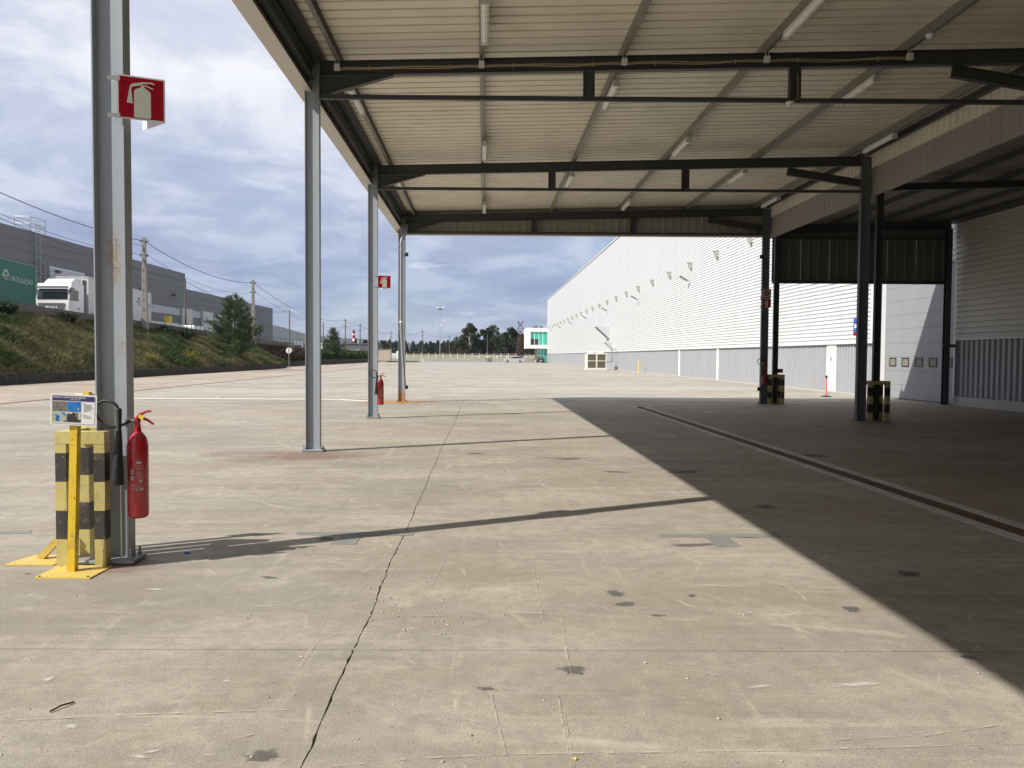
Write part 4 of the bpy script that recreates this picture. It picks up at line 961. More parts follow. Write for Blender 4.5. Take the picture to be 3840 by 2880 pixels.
for k in range(5):
    t = .1 + k * .19; a = t * 1.05 * 6.283; c, s_ = math.cos(a) * .7, math.sin(a) * .7; MB().tube([(8.75 - c, 186 - s_, 6.6 + 3.4 * t), (8.75 + c, 186 + s_, 6.6 + 3.4 * t)], .06, 6).build('rung', 'rust_sculpture', helix)
for k in range(22):
    t = k / 22; a = t * 2.2 * 6.283 + .4; rr = lo_r(t); c, s_ = math.cos(a) * rr, math.sin(a) * rr; MB().bar((8.75 - c, 186 - s_, .9 + 6 * t), (8.75 + c, 186 + s_, .9 + 6 * t), .22, .06).build('rung', 'rust_sculpture', helix)
MB().tube([(9.3, 186, -.03), (9.05, 186, .6), (8.8, 186, 1.4)], [.22, .2, .3], 8).build('foot', 'rust_sculpture', helix)

def car(name, label, cat, loc, rz, mat, length, width, height, wagon=True):
    t = thing(name, label, cat, loc); X, Y, Z = loc; l, w, h = length / 2, width / 2, height
    lower = [(-l, .32), (-l + .1, .22), (l - .1, .22), (l, .35), (l - .02, .72), (l - .25, .86), (l * .42, .96), (-l + .12, .98), (-l, .80)]
    roof = [(l * .44, .955), (l * .16, h - .08), (-.05 * l, h), (-l * .62, h - .03), (-l + .28, h - .18), (-l + .06, .965)] if wagon else [(l * .44, .955), (l * .14, h - .06), (-.1 * l, h), (-l * .45, h - .04), (-l + .22, .965)]
    mb = MB(); mb.prism([(a, b) for a, b in lower], (X, Y - w, Z), (1, 0, 0), (0, 0, 1), (0, 2 * w, 0)); bd = mb.build('body', mat, t)
    mb = MB(); n_ = len(roof); vs = [(X + a, Y - w + .1 + .16 * (b - .95), Z + b) for a, b in roof] + [(X + a, Y + w - .1 - .16 * (b - .95), Z + b) for a, b in roof]
    mb.add(vs, [tuple(range(n_)), tuple(range(n_, 2 * n_))] + [(i, (i + 1) % n_, n_ + (i + 1) % n_, n_ + i) for i in range(n_)]); mb.build('cabin', mat, t)
    for s in (-1, 1):
        mb = MB(); cx = sum(a for a, b in roof) / n_; cz_ = .955 + (h - .955) * .5
        mb.prism([((a - cx) * .86 + cx, (b - cz_) * .68 + cz_) for a, b in roof], (X, Y + s * (w - .125), Z), (1, 0, 0), (0, 0, 1), (0, s * .05, 0)); mb.build('side_window', 'glass_dark', t)
        for fx in (-l * .60, l * .62):
            wl = MB().lathe([(.18, -.1), (.33, -.09), (.33, .09), (.18, .1)], 18, (X + fx, Y + s * (w - .08), Z + .33), 'Y').build('wheel', 'rubber', t, True)
            MB().lathe([(.01, -.105), (.2, -.105), (.2, .105), (.01, .105)], 14, (X + fx, Y + s * (w - .08), Z + .33), 'Y').build('rim', 'chrome', wl)
        MB().box(X + l - .22, X + l - .02, Y + s * w * .85 - .18, Y + s * w * .85 + .14, Z + .62, Z + .78).build('headlight', 'lamp_diffuser', t)
        MB().box(X - l - .012, X - l + .12, Y + s * w * .85 - .14, Y + s * w * .85 + .12, Z + .70, Z + .88).build('tail_light', 'lamp_red', t)
    ra, rb = roof[-2], roof[-1]
    MB().prism([(-.62, 0), (.62, 0), (.55, 1), (-.55, 1)], (X + rb[0] - .01, Y, Z + rb[1] + .03), (0, 1, 0), (ra[0] - rb[0], 0, (ra[1] - rb[1]) * .88), (-.02, 0, .005)).build('rear_window', 'glass_dark', t)
    fa, fb = roof[1], roof[0]
    MB().prism([(-.66, 0), (.66, 0), (.55, 1), (-.55, 1)], (X + fb[0] + .01, Y, Z + fb[1] + .03), (0, 1, 0), (fa[0] - fb[0], 0, (fa[1] - fb[1]) * .88), (.02, 0, .005)).build('windscreen', 'glass_dark', t)
    MB().box(X - l - .014, X - l, Y - .26, Y + .26, Z + .50, Z + .61).build('number_plate', 'sign_white', t)
    t.rotation_euler = (0, 0, rz); return t
car('estate_car', 'silver white estate car parked side-on at the far end of the yard', 'car', (6.9, 178, 0), math.pi, 'car_silver', 4.7, 1.85, 1.47)
car('parked_car', 'small black car parked tail-on beside the green-glazed office', 'car', (13.2, 180.5, 0), math.pi / 2, 'car_black', 4.1, 1.75, 1.5, False)
flat([(4.2, 176.4), (9.4, 176.4), (9.4, 176.6), (4.2, 176.6)], .004, 'tag_yellow', 'parking_line', yard)
for k in range(8):
    x = -1.6 + k * 2.45 + (.0 if k < 6 else .1); t = thing('parking_sign', ['leftmost', 'second', 'third', 'fourth', 'fifth', 'sixth', 'seventh', 'rightmost'][k] + ' small white bay sign from the left along the far fence', 'sign', (x, 194.8, -.03), 'small bay signs along the far fence')
    MB().box(x - .04, x + .04, 194.78, 194.86, -.03, 2.15).build('pole', 'fence_white', t); MB().box(x - .24, x + .24, 194.74, 194.779, 1.25, 1.62).build('plate', 'sign_white', t)
    MB().box(x - .24, x + .24, 194.735, 194.779, 1.64, 1.98).build('upper_plate', 'blue_sign' if k > 3 else 'truck_grey', t)
mb = MB(); mb.lathe([(.1, 0), (.1, .75), (.04, .78)], 8, (-15.3, 188, -.03)); tag(mb.build('bollard', 'fence_white'), 'left one of two short pale bollards left of the tall lamp mast', 'bollard', 'bollards by the lamp mast')
mb = MB(); mb.lathe([(.1, 0), (.1, .75), (.04, .78)], 8, (-14.8, 188, -.03)); tag(mb.build('bollard', 'fence_white'), 'right one of two short pale bollards left of the tall lamp mast', 'bollard', 'bollards by the lamp mast')
kb = thing('transformer_kiosk', 'beige box kiosk just right of the third post at the far yard edge', 'kiosk', (-22.6, 176, 0))
MB().box(-24.0, -21.3, 175, 177.5, .35, 2.9).build('housing', 'wall_beige', kb); MB().box(-23.9, -22, 175.1, 177.4, -.05, .349).build('plinth', 'plinth', kb); MB().box(-24.1, -21.2, 174.9, 177.6, 2.9005, 3.0).build('roof', 'pole_concrete', kb)

# chiller beside the wall
hv = thing('chiller_unit', 'ivory air-conditioning chiller with four brown coil panels beside the warehouse wall', 'chiller', (12.7, 87.4, 0))
for (a, b) in ((11.6, 11.72), (12.62, 12.78), (13.7, 13.82)): MB().box(a, b, 86.6, 88.3, .12, 1.85).build('frame_post', 'hvac_ivory', hv)
for (c, d) in ((0.12, .22), (.98, 1.06), (1.75, 1.85)):
    for (a, b) in ((11.721, 12.619), (12.781, 13.699)): MB().box(a, b, 86.6, 86.7, c, d).build('frame_rail', 'hvac_ivory', hv)
for (a, b) in ((11.73, 12.61), (12.79, 13.69)):
    for (c, d) in ((.225, .975), (1.065, 1.745)): MB().box(a, b, 86.66, 86.72, c, d).build('coil_panel', 'hvac_coil', hv)
MB().box(11.7, 13.75, 86.75, 88.25, .13, 1.84).build('housing', 'hvac_ivory', hv); MB().box(11.55, 13.87, 86.5, 88.4, .0, .119).build('base_frame', 'hvac_ivory', hv)
for x in (12.17, 13.25): MB().lathe([(.46, 1.851), (.44, 1.98), (.36, 2.05), (.02, 2.05)], 20, (x, 87.4, 0)).build('fan_cowl', 'hvac_ivory', hv, True)
MB().tube([(13.83, 87.6, .9), (14.6, 87.6, .9), (14.6, 87.6, 2.3), (15.0, 87.6, 2.3)], .06, 8).build('pipe', 'galv', hv)
yb_ = thing('guard_post', 'pale yellow guard post at the warehouse base right of the chiller', 'bollard', (14.55, 72, 0)); MB().lathe([(.08, 0), (.08, 1.1), (.03, 1.13)], 10, (14.55, 72, 0)).build('post', 'tag_yellow', yb_); MB().box(14.4, 14.7, 71.85, 72.15, 0, .012).build('base_plate', 'tag_yellow', yb_)
# floodlights on the warehouse wall
def flood(y):
    t = thing('wall_floodlight', '', 'floodlight', (FX, y, 7.25), 'floodlights along the warehouse wall')
    MB().bar((FX - .002, y, 7.1), (FX - .30, y, 7.18), .05, .05).build('arm', 'galv', t); MB().bar((FX - .20, y, 7.1), (FX - .72, y, 7.42), .34, .09).build('lamp_head', 'truck_grey', t)
    mb = MB(); mb.bar((FX - .24, y, 7.06), (FX - .68, y, 7.33), .28, .02); mb.build('lens', 'lamp_diffuser', t); return t
ordn = ['nearest', 'second', 'third', 'fourth', 'fifth', 'sixth', 'farthest']
for k in range(7): flood(56.7 + k * 18.7)['label'] = ordn[k] + ' slanted floodlight on the long warehouse wall, counted from the canopy'
# blue notice on the warehouse wall
bs = thing('wall_notice', 'blue and red notice on the white cladding beside the right dark post', 'sign', (FX - .02, 31.05, 2.3)); MB().box(FX - .03, FX - .004, 30.75, 31.35, 2.42, 3.1).build('panel', 'blue_sign', bs); MB().box(FX - .034, FX - .0305, 30.75, 31.35, 2.42, 2.54).build('red_band', 'sign_red', bs); MB().box(FX - .034, FX - .0305, 30.85, 31.25, 2.7, 2.86).build('print', 'sign_white', bs)
pk = thing('barrier_post', 'pink plastic barrier post on a round black base in front of the white door', 'barrier post', (13.1, 29.3, 0))
MB().lathe([(.19, 0), (.19, .025), (.06, .055), (.03, .06)], 20, (13.1, 29.3, 0)).build('base', 'rubber', pk); MB().lathe([(.035, .061), (.033, .72)], 12, (13.1, 29.3, 0)).build('post', 'pink_plastic', pk); MB().lathe([(.042, .721), (.042, .80), (.03, .82)], 12, (13.1, 29.3, 0)).build('belt_head', 'black_plastic', pk)

# ------------------------------------------------------------------ logistics building and trucks on the upper yard
lg = thing('logistics_building', 'long dark grey logistics building with dock doors behind the trucks', 'building', (-40, 100, 2))
BX = -40
MB().box(-90, BX - .05, 20, 103.45, 0, 12.2).build('main_hall', 'dock_grey', lg)
MB().box(-90, BX - .05, 103.5, 146, -.2, 10.28).build('lower_hall', 'dock_grey', lg)
for k in range(10):      # horizontal cladding courses of the long wall
    z = 3 + k * .93; MB().box(BX - .049, BX, 20, 103.45, z, z + .905).build('cladding_course', 'dock_grey', lg)
for k in range(8):
    z = 2.6 + k * .96; MB().box(BX - .049, BX, 103.5, 146, z, z + .935).build('cladding_course', 'dock_grey', lg)
for (a, b) in ((86, 101.5), (105.4, 108.9), (113.2, 118.5), (124, 132)): MB().box(BX + .002, BX + .03, a, b, 6.6, 7.5).build('light_band', 'dock_grey_light', lg)
for (a, b) in ((101.7, 105.1), (109.1, 113), (119, 123)):
    d_ = MB().box(BX + .002, BX + .35, a, b, 2.2, 7.6).build('dock_door', 'dock_door', lg); MB().box(BX + .351, BX + .5, a + .2, b - .2, 2.2, 3.4).build('dock_bumper', 'rubber', d_)
for (a, b, z0, z1) in ((71.2, 77.4, 8.05, 9.55),):
    v_ = MB().box(BX + .002, BX + .05, a, b, z0, z1).build('louvre_panel', 'dock_grey_light', lg)
    for k in range(7): MB().box(BX + .051, BX + .14, a + .05, b - .05, z0 + .05 + k * .205, z0 + .16 + k * .205).build('louvre', 'clad_white', v_)
for k in range(4):
    y = 72 + k * 9; MB().box(BX + .002, BX + .5, y, y + .5, 9.0, 9.25).build('wall_lamp', 'truck_grey', lg)
def ladder(y, z0, z1):
    mb = MB()
    for s in (-.3, .3): mb.tube([(BX + .2, y + s, z0), (BX + .2, y + s, z1)], .035, 5)
    for k in range(int((z1 - z0) / .45)): mb.tube([(BX + .2, y - .3, z0 + .3 + k * .45), (BX + .2, y + .3, z0 + .3 + k * .45)], .022, 4)
    for k in range(int((z1 - z0) / 1.0)):
        z = z0 + .6 + k; mb.tube([(BX + .2, y - .3, z), (BX + .65, y - .38, z), (BX + .9, y, z), (BX + .65, y + .38, z), (BX + .2, y + .3, z)], .02, 4)
    mb.build('cage_ladder', 'galv', lg)
ladder(69.2, 4, 13.1); ladder(70.6, 4, 9.6)
mb = MB()
for (x, y) in ((BX + .2, 68.1), (BX + .2, 70.4), (BX - 1.2, 68.1), (BX - 1.2, 70.4)): mb.tube([(x, y, 12.2), (x, y, 13.5)], .04, 5)
for z in (12.9, 13.5): mb.tube([(BX + .2, 68.1, z), (BX + .2, 70.4, z), (BX - 1.2, 70.4, z), (BX - 1.2, 68.1, z), (BX + .2, 68.1, z)], .035, 5)
mb.build('roof_rail', 'galv', lg)

LOGO_ARC = [(math.cos(a) * 1.0, math.sin(a) * 1.0) for a in np.linspace(0, math.pi, 12)] + [(math.cos(a) * .62, math.sin(a) * .62) for a in np.linspace(math.pi, 0, 12)]
def logo(parent, x, y, z, s, mat):
    """half-sun mark with stripes, then the lettering, on a side that faces +X; the reading direction runs along +Y"""
    lo = MB(); lo.prism([(a * .42 * s, b * .5 * s) for a, b in LOGO_ARC], (x, y, z), (0, 1, 0), (0, 0, 1), (.006, 0, 0))
    lo.prism([(-.62 * s, -.10 * s), (.5 * s, -.04 * s), (.42 * s, .04 * s), (-.56 * s, 0)], (x, y, z), (0, 1, 0), (0, 0, 1), (.006, 0, 0))
    for k, (a, b) in enumerate(((-.5, .3), (-.3, .34), (-.12, .3))): lo.prism([(a * s, (-.2 - .13 * k) * s), (b * s, (-.17 - .13 * k) * s), (b * s, (-.12 - .13 * k) * s), (a * s, (-.15 - .13 * k) * s)], (x, y, z), (0, 1, 0), (0, 0, 1), (.006, 0, 0))
    lo.build('logo', mat, parent)
    text_mesh('UROLIGAÇÃO', .62 * s, mat, 'lettering', parent, (x + .003, y + .55 * s, z - .42 * s), (0, 1, 0), (0, 0, 1), .002, .28, .86)
def wheel(parent, x, y, z, r=.5):
    w = MB().lathe([(r * .55, -.15), (r, -.13), (r, .13), (r * .55, .15)], 22, (x, y, z), 'X').build('wheel', 'rubber', parent, True)
    MB().lathe([(.02, -.155), (r * .56, -.155), (r * .56, .155), (.02, .155)], 14, (x, y, z), 'X').build('rim', 'chrome', w)
def trailer(parent, x0, x1, y0, y1, z, cur, logo_mat, logo_y, trim):
    MB().box(x0, x1, y0, y1, z + 1.12, z + 3.96).build('curtain_body', cur, parent)
    MB().box(x0 - .02, x1 + .02, y0 - .02, y1 + .02, z + 3.965, z + 4.04).build('roof_rail', trim, parent); MB().box(x0 - .02, x1 + .02, y0 - .02, y1 + .02, z + .98, z + 1.115).build('side_rail', trim, parent)
    for s in np.arange(y0 + .5, y1 - .3, .62): MB().box(x1 + .001, x1 + .02, s, s + .05, z + .99 + .13, z + 1.34).build('curtain_strap', 'truck_grey', parent)
    for s in (y0, y1 - .1): MB().box(x1 + .003, x1 + .028, s, s + .1, z + 1.12, z + 3.96).build('corner_post', trim, parent)
    MB().box(x0 + .6, x1 - .6, y0 + .3, y1 - .2, z + .75, z + .975).build('chassis', 'truck_grey', parent)
    logo(parent, x1 + .004, logo_y, z + 3.0, .75, logo_mat)
wt = thing('articulated_truck', 'white articulated truck with pale grey curtain trailer parked behind the parapet, cab facing the yard', 'truck', (-32, 57.3, zp(57.3)))
Z = zp(57.3); x0, x1 = -33.3, -30.8
cabp = [(0, .55), (0, 1.55), (.06, 1.95), (.28, 2.95), (.42, 3.22), (2.15, 3.30), (2.2, .9), (1.9, .75), (.9, .75), (.75, .45)]
MB().prism([(a, b) for a, b in cabp], (x0, 57.3, Z), (0, 1, 0), (0, 0, 1), (2.5, 0, 0)).build('cab', 'truck_white', wt)
MB().prism([(.75, 3.30), (1.3, 3.66), (2.2, 3.78), (2.2, 3.305)], (x0 + .25, 57.3, Z), (0, 1, 0), (0, 0, 1), (2.0, 0, 0)).build('roof_spoiler', 'truck_white', wt)
MB().prism([(-1.12, 2.02), (1.12, 2.02), (1.05, 2.78), (-1.05, 2.78)], ((x0 + x1) / 2, 57.3 + .054 - .46, Z), (1, 0, 0), (0, .225, 1), (0, -.03, 0)).build('windscreen', 'glass_dark', wt)
MB().prism([(-1.2, 2.80), (1.2, 2.80), (1.15, 2.98), (-1.15, 2.98)], ((x0 + x1) / 2, 57.22 - .40, Z), (1, 0, 0), (0, .19, 1), (0, -.12, 0)).build('sun_visor', 'truck_grey', wt)
gr = MB().prism([(-.98, 1.70), (.98, 1.70), (.86, 1.12), (-.86, 1.12)], ((x0 + x1) / 2, 57.298, Z), (1, 0, 0), (0, 0, 1), (0, -.05, 0)).build('grille', 'truck_grey', wt)
text_mesh('MAN', .27, 'sign_white', 'lettering', gr, ((x0 + x1) / 2, 57.24, Z + 1.30), (1, 0, 0), (0, 0, 1), .002, 0, 1.5, 'CENTER')
MB().box(x0 + .85, x0 + 1.05, 57.20, 57.245, Z + 1.16, Z + 1.42).build('number_plate', 'sign_white', gr)
MB().box(x0, x1, 57.05, 57.295, Z + .35, Z + .95).build('bumper', 'truck_white', wt)
for s in (x0 + .05, x1 - .45): MB().box(s, s + .4, 57.02, 57.049, Z + .7, Z + .9).build('headlight', 'lamp_diffuser', wt)
dd = MB().box(x1 + .001, x1 + .02, 57.62, 58.75, Z + .95, Z + 3.0).build('door', 'truck_white', wt)
MB().prism([(.12, 1.95), (1.02, 1.95), (1.02, 2.75), (.28, 2.75)], (x1 + .0205, 57.62, Z), (0, 1, 0), (0, 0, 1), (.01, 0, 0)).build('side_window', 'glass_dark', dd)
MB().box(x1 + .0205, x1 + .04, 58.6, 58.72, Z + 1.3, Z + 1.5).build('handle', 'truck_grey', dd)
for (xm, sg) in ((x1 + .02, 1), (x0 - .02, -1)):
    mm = MB().box(min(xm, xm + sg * .28) , max(xm, xm + sg * .28), 57.38, 57.52, Z + 1.95, Z + 2.85).build('mirror', 'truck_grey', wt); MB().box(min(xm + sg * .03, xm + sg * .25), max(xm + sg * .03, xm + sg * .25), 57.523, 57.54, Z + 2.05, Z + 2.75).build('mirror_glass', 'chrome', mm)
MB().prism([(2.22, 1.0), (2.62, 1.0), (2.62, 3.7), (2.22, 3.7)], (x1 - .15, 57.3, Z), (0, 1, 0), (0, 0, 1), (.13, 0, 0)).build('side_fairing', 'truck_grey', wt)
trailer(wt, x0, x1, 60.1, 71.4, Z, 'curtain_grey', 'logo_dark', 68.9, 'curtain_grey')
for y in (58.6, 61.9, 67.0, 68.3, 69.6):
    for x in (x0 + .2, x1 - .2): wheel(wt, x, y, Z + .5)
wt.rotation_euler = (math.atan(-.032), 0, 0)
gt = thing('green_trailer', 'dark green curtain-sided trailer at the left edge of the picture behind the parapet', 'trailer', (-33, 48, zp(48)))
Z = zp(48)
trailer(gt, -34.4, -31.9, 41.4, 55.0, Z, 'curtain_green', 'logo_pale', 51.6, 'green_trim')
for y in (43, 44.3, 45.6, 52.5):
    for x in (-34.2, -32.1): wheel(gt, x, y, Z + .5)
gt.rotation_euler = (math.atan(-.032), 0, 0)
fb = thing('flatbed_trailer', 'grey low flatbed trailer just right of the utility pole behind the parapet', 'trailer', (-34.5, 80, zp(80))); Z = zp(80)
MB().box(-35.7, -33.2, 73.5, 84, Z + 1.0, Z + 1.2).build('deck', 'truck_grey', fb)
for k in range(9): MB().box(-33.2, -33.14, 73.6 + k * 1.15, 74.7 + k * 1.15, Z + 1.0, Z + 2.0).build('side_board', 'curtain_grey', fb)
for y in (75, 76.4, 82):
    for x in (-35.5, -33.4): wheel(fb, x, y, Z + .5)
yx = thing('yellow_box', 'bright yellow box on the flatbed trailer right of the utility pole', 'box', (-34.2, 82.5, zp(80) + 1.2)); MB().box(-34.0, -33.5, 82.15, 82.75, zp(80) + 1.201, zp(80) + 2.75).build('shell', 'tag_yellow', yx); MB().box(-33.499, -33.45, 82.18, 82.42, zp(80) + 2.1, zp(80) + 2.7).build('door_panel', 'tag_yellow', yx); MB().box(-33.499, -33.45, 82.47, 82.72, zp(80) + 2.1, zp(80) + 2.7).build('door_panel', 'tag_yellow', yx)
def van(loc, label):
    t = thing('white_van', label, 'van', loc); X, Y, Z = loc
    MB().prism([(-2.5, .35), (2.5, .35), (2.55, .9), (1.7, 1.15), (1.1, 1.95), (.9, 2.05), (-2.4, 2.08), (-2.5, 1.9)], (X - .95, Y, Z), (0, 1, 0), (0, 0, 1), (1.9, 0, 0)).build('body', 'truck_white', t)
    for s in (-.96, .955): MB().box(X + s, X + s + .006, Y + .3, Y + 1.3, Z + 1.2, Z + 1.75).build('side_window', 'glass_dark', t)
    for y in (-1.6, 1.6):
        for x in (-.8, .8): wheel(t, X + x, Y + y, Z + .34, .34)
van((-32.5, 86.5, zp(86.5)), 'white van roof showing over the parapet left of the large pine')
van((-34.5, 78.2 + 12, zp(90.2)), 'second white van partly hidden behind the parapet and thin pole')
gf = thing('green_fence', 'low dark green railing on the upper yard left of the large pine', 'fence', (-30, 84, zp(84)))
for k in range(14): y = 78 + k * 1.2; MB().tube([(-30, y, zp(y) - .05), (-30, y, zp(y) + 1.75)], .03, 6).build('fence_post', 'fence_green', gf)
for q in (.7, 1.2, 1.7): MB().tube([(-30, 78, zp(78) + q), (-30, 93.6, zp(93.6) + q)], .025, 6).build('rail', 'fence_green', gf)
gf2 = thing('far_green_fence', 'dark green railing above the wall right of the large pine', 'fence', (-28.3, 112, 2))
for k in range(18): y = 100 + k * 2.2; MB().tube([(-28.6, y, 1.2), (-28.6, y, 3.9)], .035, 6).build('fence_post', 'fence_green', gf2)
for q in (3.0, 3.85): MB().tube([(-28.6, 100, q), (-28.6, 137.4, q)], .03, 6).build('rail', 'fence_green', gf2)
sw = thing('rear_retaining_wall', 'brown stained wall behind the bare sapling, right of the large pine', 'wall', (-28.2, 125, 1))
for k in range(9): y = 114 + k * 4.2; MB().box(-28.36, -28.06, y, y + 4.19, .3, 2.75 - k * .05).build('wall_segment', 'upper_wall', sw)
# site office and far shed
so = thing('site_office', 'small white flat-roofed building above the round road sign', 'building', (-38, 150, 1)); MB().box(-42.5, -36.6, 148, 156, .5, 4.0).build('wall', 'office_white', so); MB().box(-43, -36.3, 147.7, 156.3, 4.001, 4.2).build('roof', 'office_white', so)
for k in range(3): MB().box(-36.599, -36.56, 149 + k * 1.9, 150.4 + k * 1.9, 2.3, 3.5).build('window', 'glass_dark', so)
MB().box(-41.8, -41.0, 147.96, 147.999, 1.2, 3.6).build('door', 'truck_grey', so)
sh = thing('far_shed', 'long low grey shed behind the smaller pine', 'building', (-40, 225, 0)); MB().box(-60, -33, 222, 250, -.2, 4.7).build('wall', 'dock_grey', sh); MB().box(-60.2, -32.8, 221.8, 250.2, 4.701, 5.0).build('roof', 'dock_grey', sh)
for k in range(4): MB().box(-56 + k * 5.5, -52.5 + k * 5.5, 221.9, 221.998, 0, 3.2).build('shutter', 'dock_grey_light', sh)
ch = thing('chimney', 'slim red and white banded chimney between the second and third posts', 'chimney', (-44.3, 262, 0))
for k, (a, b, mt_) in enumerate(((-.2, 5.2, 'truck_grey'), (5.2, 6.3, 'sign_red'), (6.3, 7.3, 'sign_white'), (7.3, 8.4, 'sign_red'), (8.4, 8.9, 'sign_white'), (8.9, 10.0, 'sign_red'))): MB().lathe([(.42, a), (.42, b)], 14, (-44.3, 262, 0)).build('band' if k else 'base', mt_, ch)
for (x, y, h, lb) in ((-42.8, 262, 6.5, 'thin white flue right of the banded chimney'),): tag(MB().lathe([(.22, -.2), (.22, h), (.1, h + .1)], 8, (x, y, 0)).build('flue_pipe', 'fence_white'), lb, 'flue')

# ------------------------------------------------------------------ utility poles, cables, road signs
def pole(x, y, z0, z1, kind, label, arm=True, lamp=False):
    t = thing('utility_pole', label, 'utility pole', (x, y, z0), 'utility poles'); H = z1 - z0
    if kind == 'concrete':
        mb = MB(); a, b = .24, .13
        mb.add([(x - a, y - a * .7, z0 - .2), (x + a, y - a * .7, z0 - .2), (x + a, y + a * .7, z0 - .2), (x - a, y + a * .7, z0 - .2), (x - b, y - b * .7, z1), (x + b, y - b * .7, z1), (x + b, y + b * .7, z1), (x - b, y + b * .7, z1)],
               [(3, 2, 1, 0), (4, 5, 6, 7), (0, 1, 5, 4), (1, 2, 6, 5), (2, 3, 7, 6), (3, 0, 4, 7)]); mb.build('shaft', 'pole_concrete', t)
        for k in range(7):
            f = .18 + k * .11; w = a + (b - a) * f; MB().box(x - .045, x + .045, y - w * .7 - .006, y - w * .7 + .02, z0 + H * f, z0 + H * f + .28).build('slot', 'truck_grey', t)
    else: MB().tube([(x, y, z0 - .2), (x, y, z1)], [.13, .09], 8).build('shaft', 'pole_wood', t)
    if arm:
        for q in (.35, 1.5):
            MB().box(x - .35, x + .35, y - .04, y + .04, z1 - q - .05, z1 - q + .05).build('crossarm', 'truck_grey', t)
            for s in (-.3, .3): MB().lathe([(.035, 0), (.05, .06), (.03, .14)], 8, (x + s, y, z1 - q + .051)).build('insulator', 'truck_grey', t)
    if lamp:
        MB().tube([(x, y - .1, z1 - .75), (x - .6, y - .5, z1 - .6), (x - 1.3, y - .9, z1 - .55)], .03, 6).build('lamp_arm', 'galv', t)
        MB().bar((x - 1.2, y - .85, z1 - .52), (x - 1.75, y - 1.2, z1 - .42), .22, .13).build('lamp_head', 'white_plastic', t)
    return Vector((x, y, z1 - .3))
A = [pole(-27.75, 33, 4.2, 12.2, 'concrete', 'concrete utility pole outside the picture on the left'), pole(-27.75, 63.2, 3.6, 11.0, 'concrete', 'tall concrete utility pole with a street lamp, right of the near post', lamp=True),
     pole(-27.75, 92.8, 2.4, 10.45, 'concrete', 'concrete utility pole just right of the large pine'), pole(-27.0, 150, 1.5, 8.6, 'wood', 'tall wooden pole right of the smaller pine'),
     pole(-27.5, 171, 1.2, 8.45, 'wood', 'leaning wooden pole right of the banded chimney')]
B = [pole(-34, 40, 3.8, 13.0, 'wood', 'thin pole outside the picture on the upper yard', False), pole(-34, 88, 2.5, 10.1, 'wood', 'thin bare pole in front of the dock doors', False), pole(-34, 134.8, 1.2, 9.4, 'wood', 'thin pole above the round road sign', False), pole(-34, 163, 1.0, 8.6, 'wood', 'thin short pole just left of the smaller pine top', False)]
C_ = [A[4], pole(-26.0, 215, 0, 8.2, 'wood', 'distant pole just right of the third post', True), pole(-18.0, 225, 0, 8.9, 'wood', 'distant pole just right of the far rusty post', True), pole(-11.8, 262, 0, 8.4, 'wood', 'distant thin pole left of the lamp mast', False), pole(-3.4 + 4.4, 226, 0, 8.0, 'wood', 'thin pole in front of the dark trees right of the lamp mast', False)]
def cable(p, q, sag, name, label, off=(0, 0, 0), r=.022):
    p, q = Vector(p) + Vector(off), Vector(q) + Vector(off)
    pts = [p.lerp(q, t) - Vector((0, 0, sag * 4 * t * (1 - t))) for t in np.linspace(0, 1, 14)]
    tag(MB().tube(pts, r, 5).build(name, 'wire'), label, 'cable', 'overhead cables')
nm = ['left of the lamp pole', 'between the lamp pole and the large pine', 'between the second and third canopy posts', 'over the banded chimney']
for k in range(4):
    cable(A[k], A[k + 1], (.8, .9, 1.6, .4)[k], 'power_cable', 'top overhead cable ' + nm[k], r=.028)
    cable(A[k], A[k + 1], (1.0, 1.1, 1.7, .4)[k], 'power_cable', 'lower thin overhead cable ' + nm[k], (.3, 0, -1.15), .016)
nb = ['across the dark grey building', 'behind the large pine', 'behind the second post']
for k in range(3): cable(B[k], B[k + 1], (1.0, 1.2, .5)[k], 'power_cable', 'overhead cable ' + nb[k], r=.024)
for k in range(3): cable(C_[k], C_[k + 1], .8, 'power_cable', ['overhead cable behind the third post', 'overhead cable behind the far rusty post', 'faint overhead cable left of the lamp mast'][k], r=.03)
rsn = thing('round_road_sign', 'round road sign seen from behind at the end of the low dark wall', 'road sign', (-22.1, 87.3, 0))
MB().tube([(-22.1, 87.3, -.02), (-22.1, 87.3, 2.3)], .035, 8).build('pole', 'galv', rsn); MB().lathe([(.02, 0), (.33, 0), (.33, .02), (.02, .02)], 24, (-22.1, 87.24, 2.0), 'Y').build('disc', 'sign_white', rsn); MB().box(-22.13, -22.07, 87.21, 87.239, 1.75, 2.28).build('stiffener', 'truck_grey', rsn)
ts = thing('speed_sign', 'white triangle over a round sign just right of the second post', 'road sign', (-25.2, 122, .6))
MB().tube([(-25.95, 122, .55), (-25.95, 122, 3.3)], .04, 8).build('pole', 'galv', ts); MB().prism([(-.4, 3.2), (.4, 3.2), (0, 3.9)], (-25.95, 121.94, 0), (1, 0, 0), (0, 0, 1), (0, .02, 0)).build('triangle', 'sign_white', ts); MB().lathe([(.02, 0), (.36, 0), (.36, .02), (.02, .02)], 20, (-25.95, 121.94, 2.75), 'Y').build('disc', 'sign_white', ts); MB().lathe([(.02, -.004), (.2, -.004), (.2, -.0005), (.02, -.0005)], 20, (-25.95, 121.94, 2.75), 'Y').build('symbol', 'truck_grey', ts)
ys = thing('yard_sign', 'white stacked round signs on a pole by the lawn, right of the third post', 'road sign', (-20.4, 182, 0))
MB().tube([(-20.4, 182, -.06), (-20.4, 182, 2.6)], .05, 8).build('pole', 'galv', ys)
for z in (2.3, 1.65): MB().lathe([(.02, 0), (.34, 0), (.34, .02), (.02, .02)], 18, (-20.4, 181.9, z), 'Y').build('disc', 'sign_white', ys)
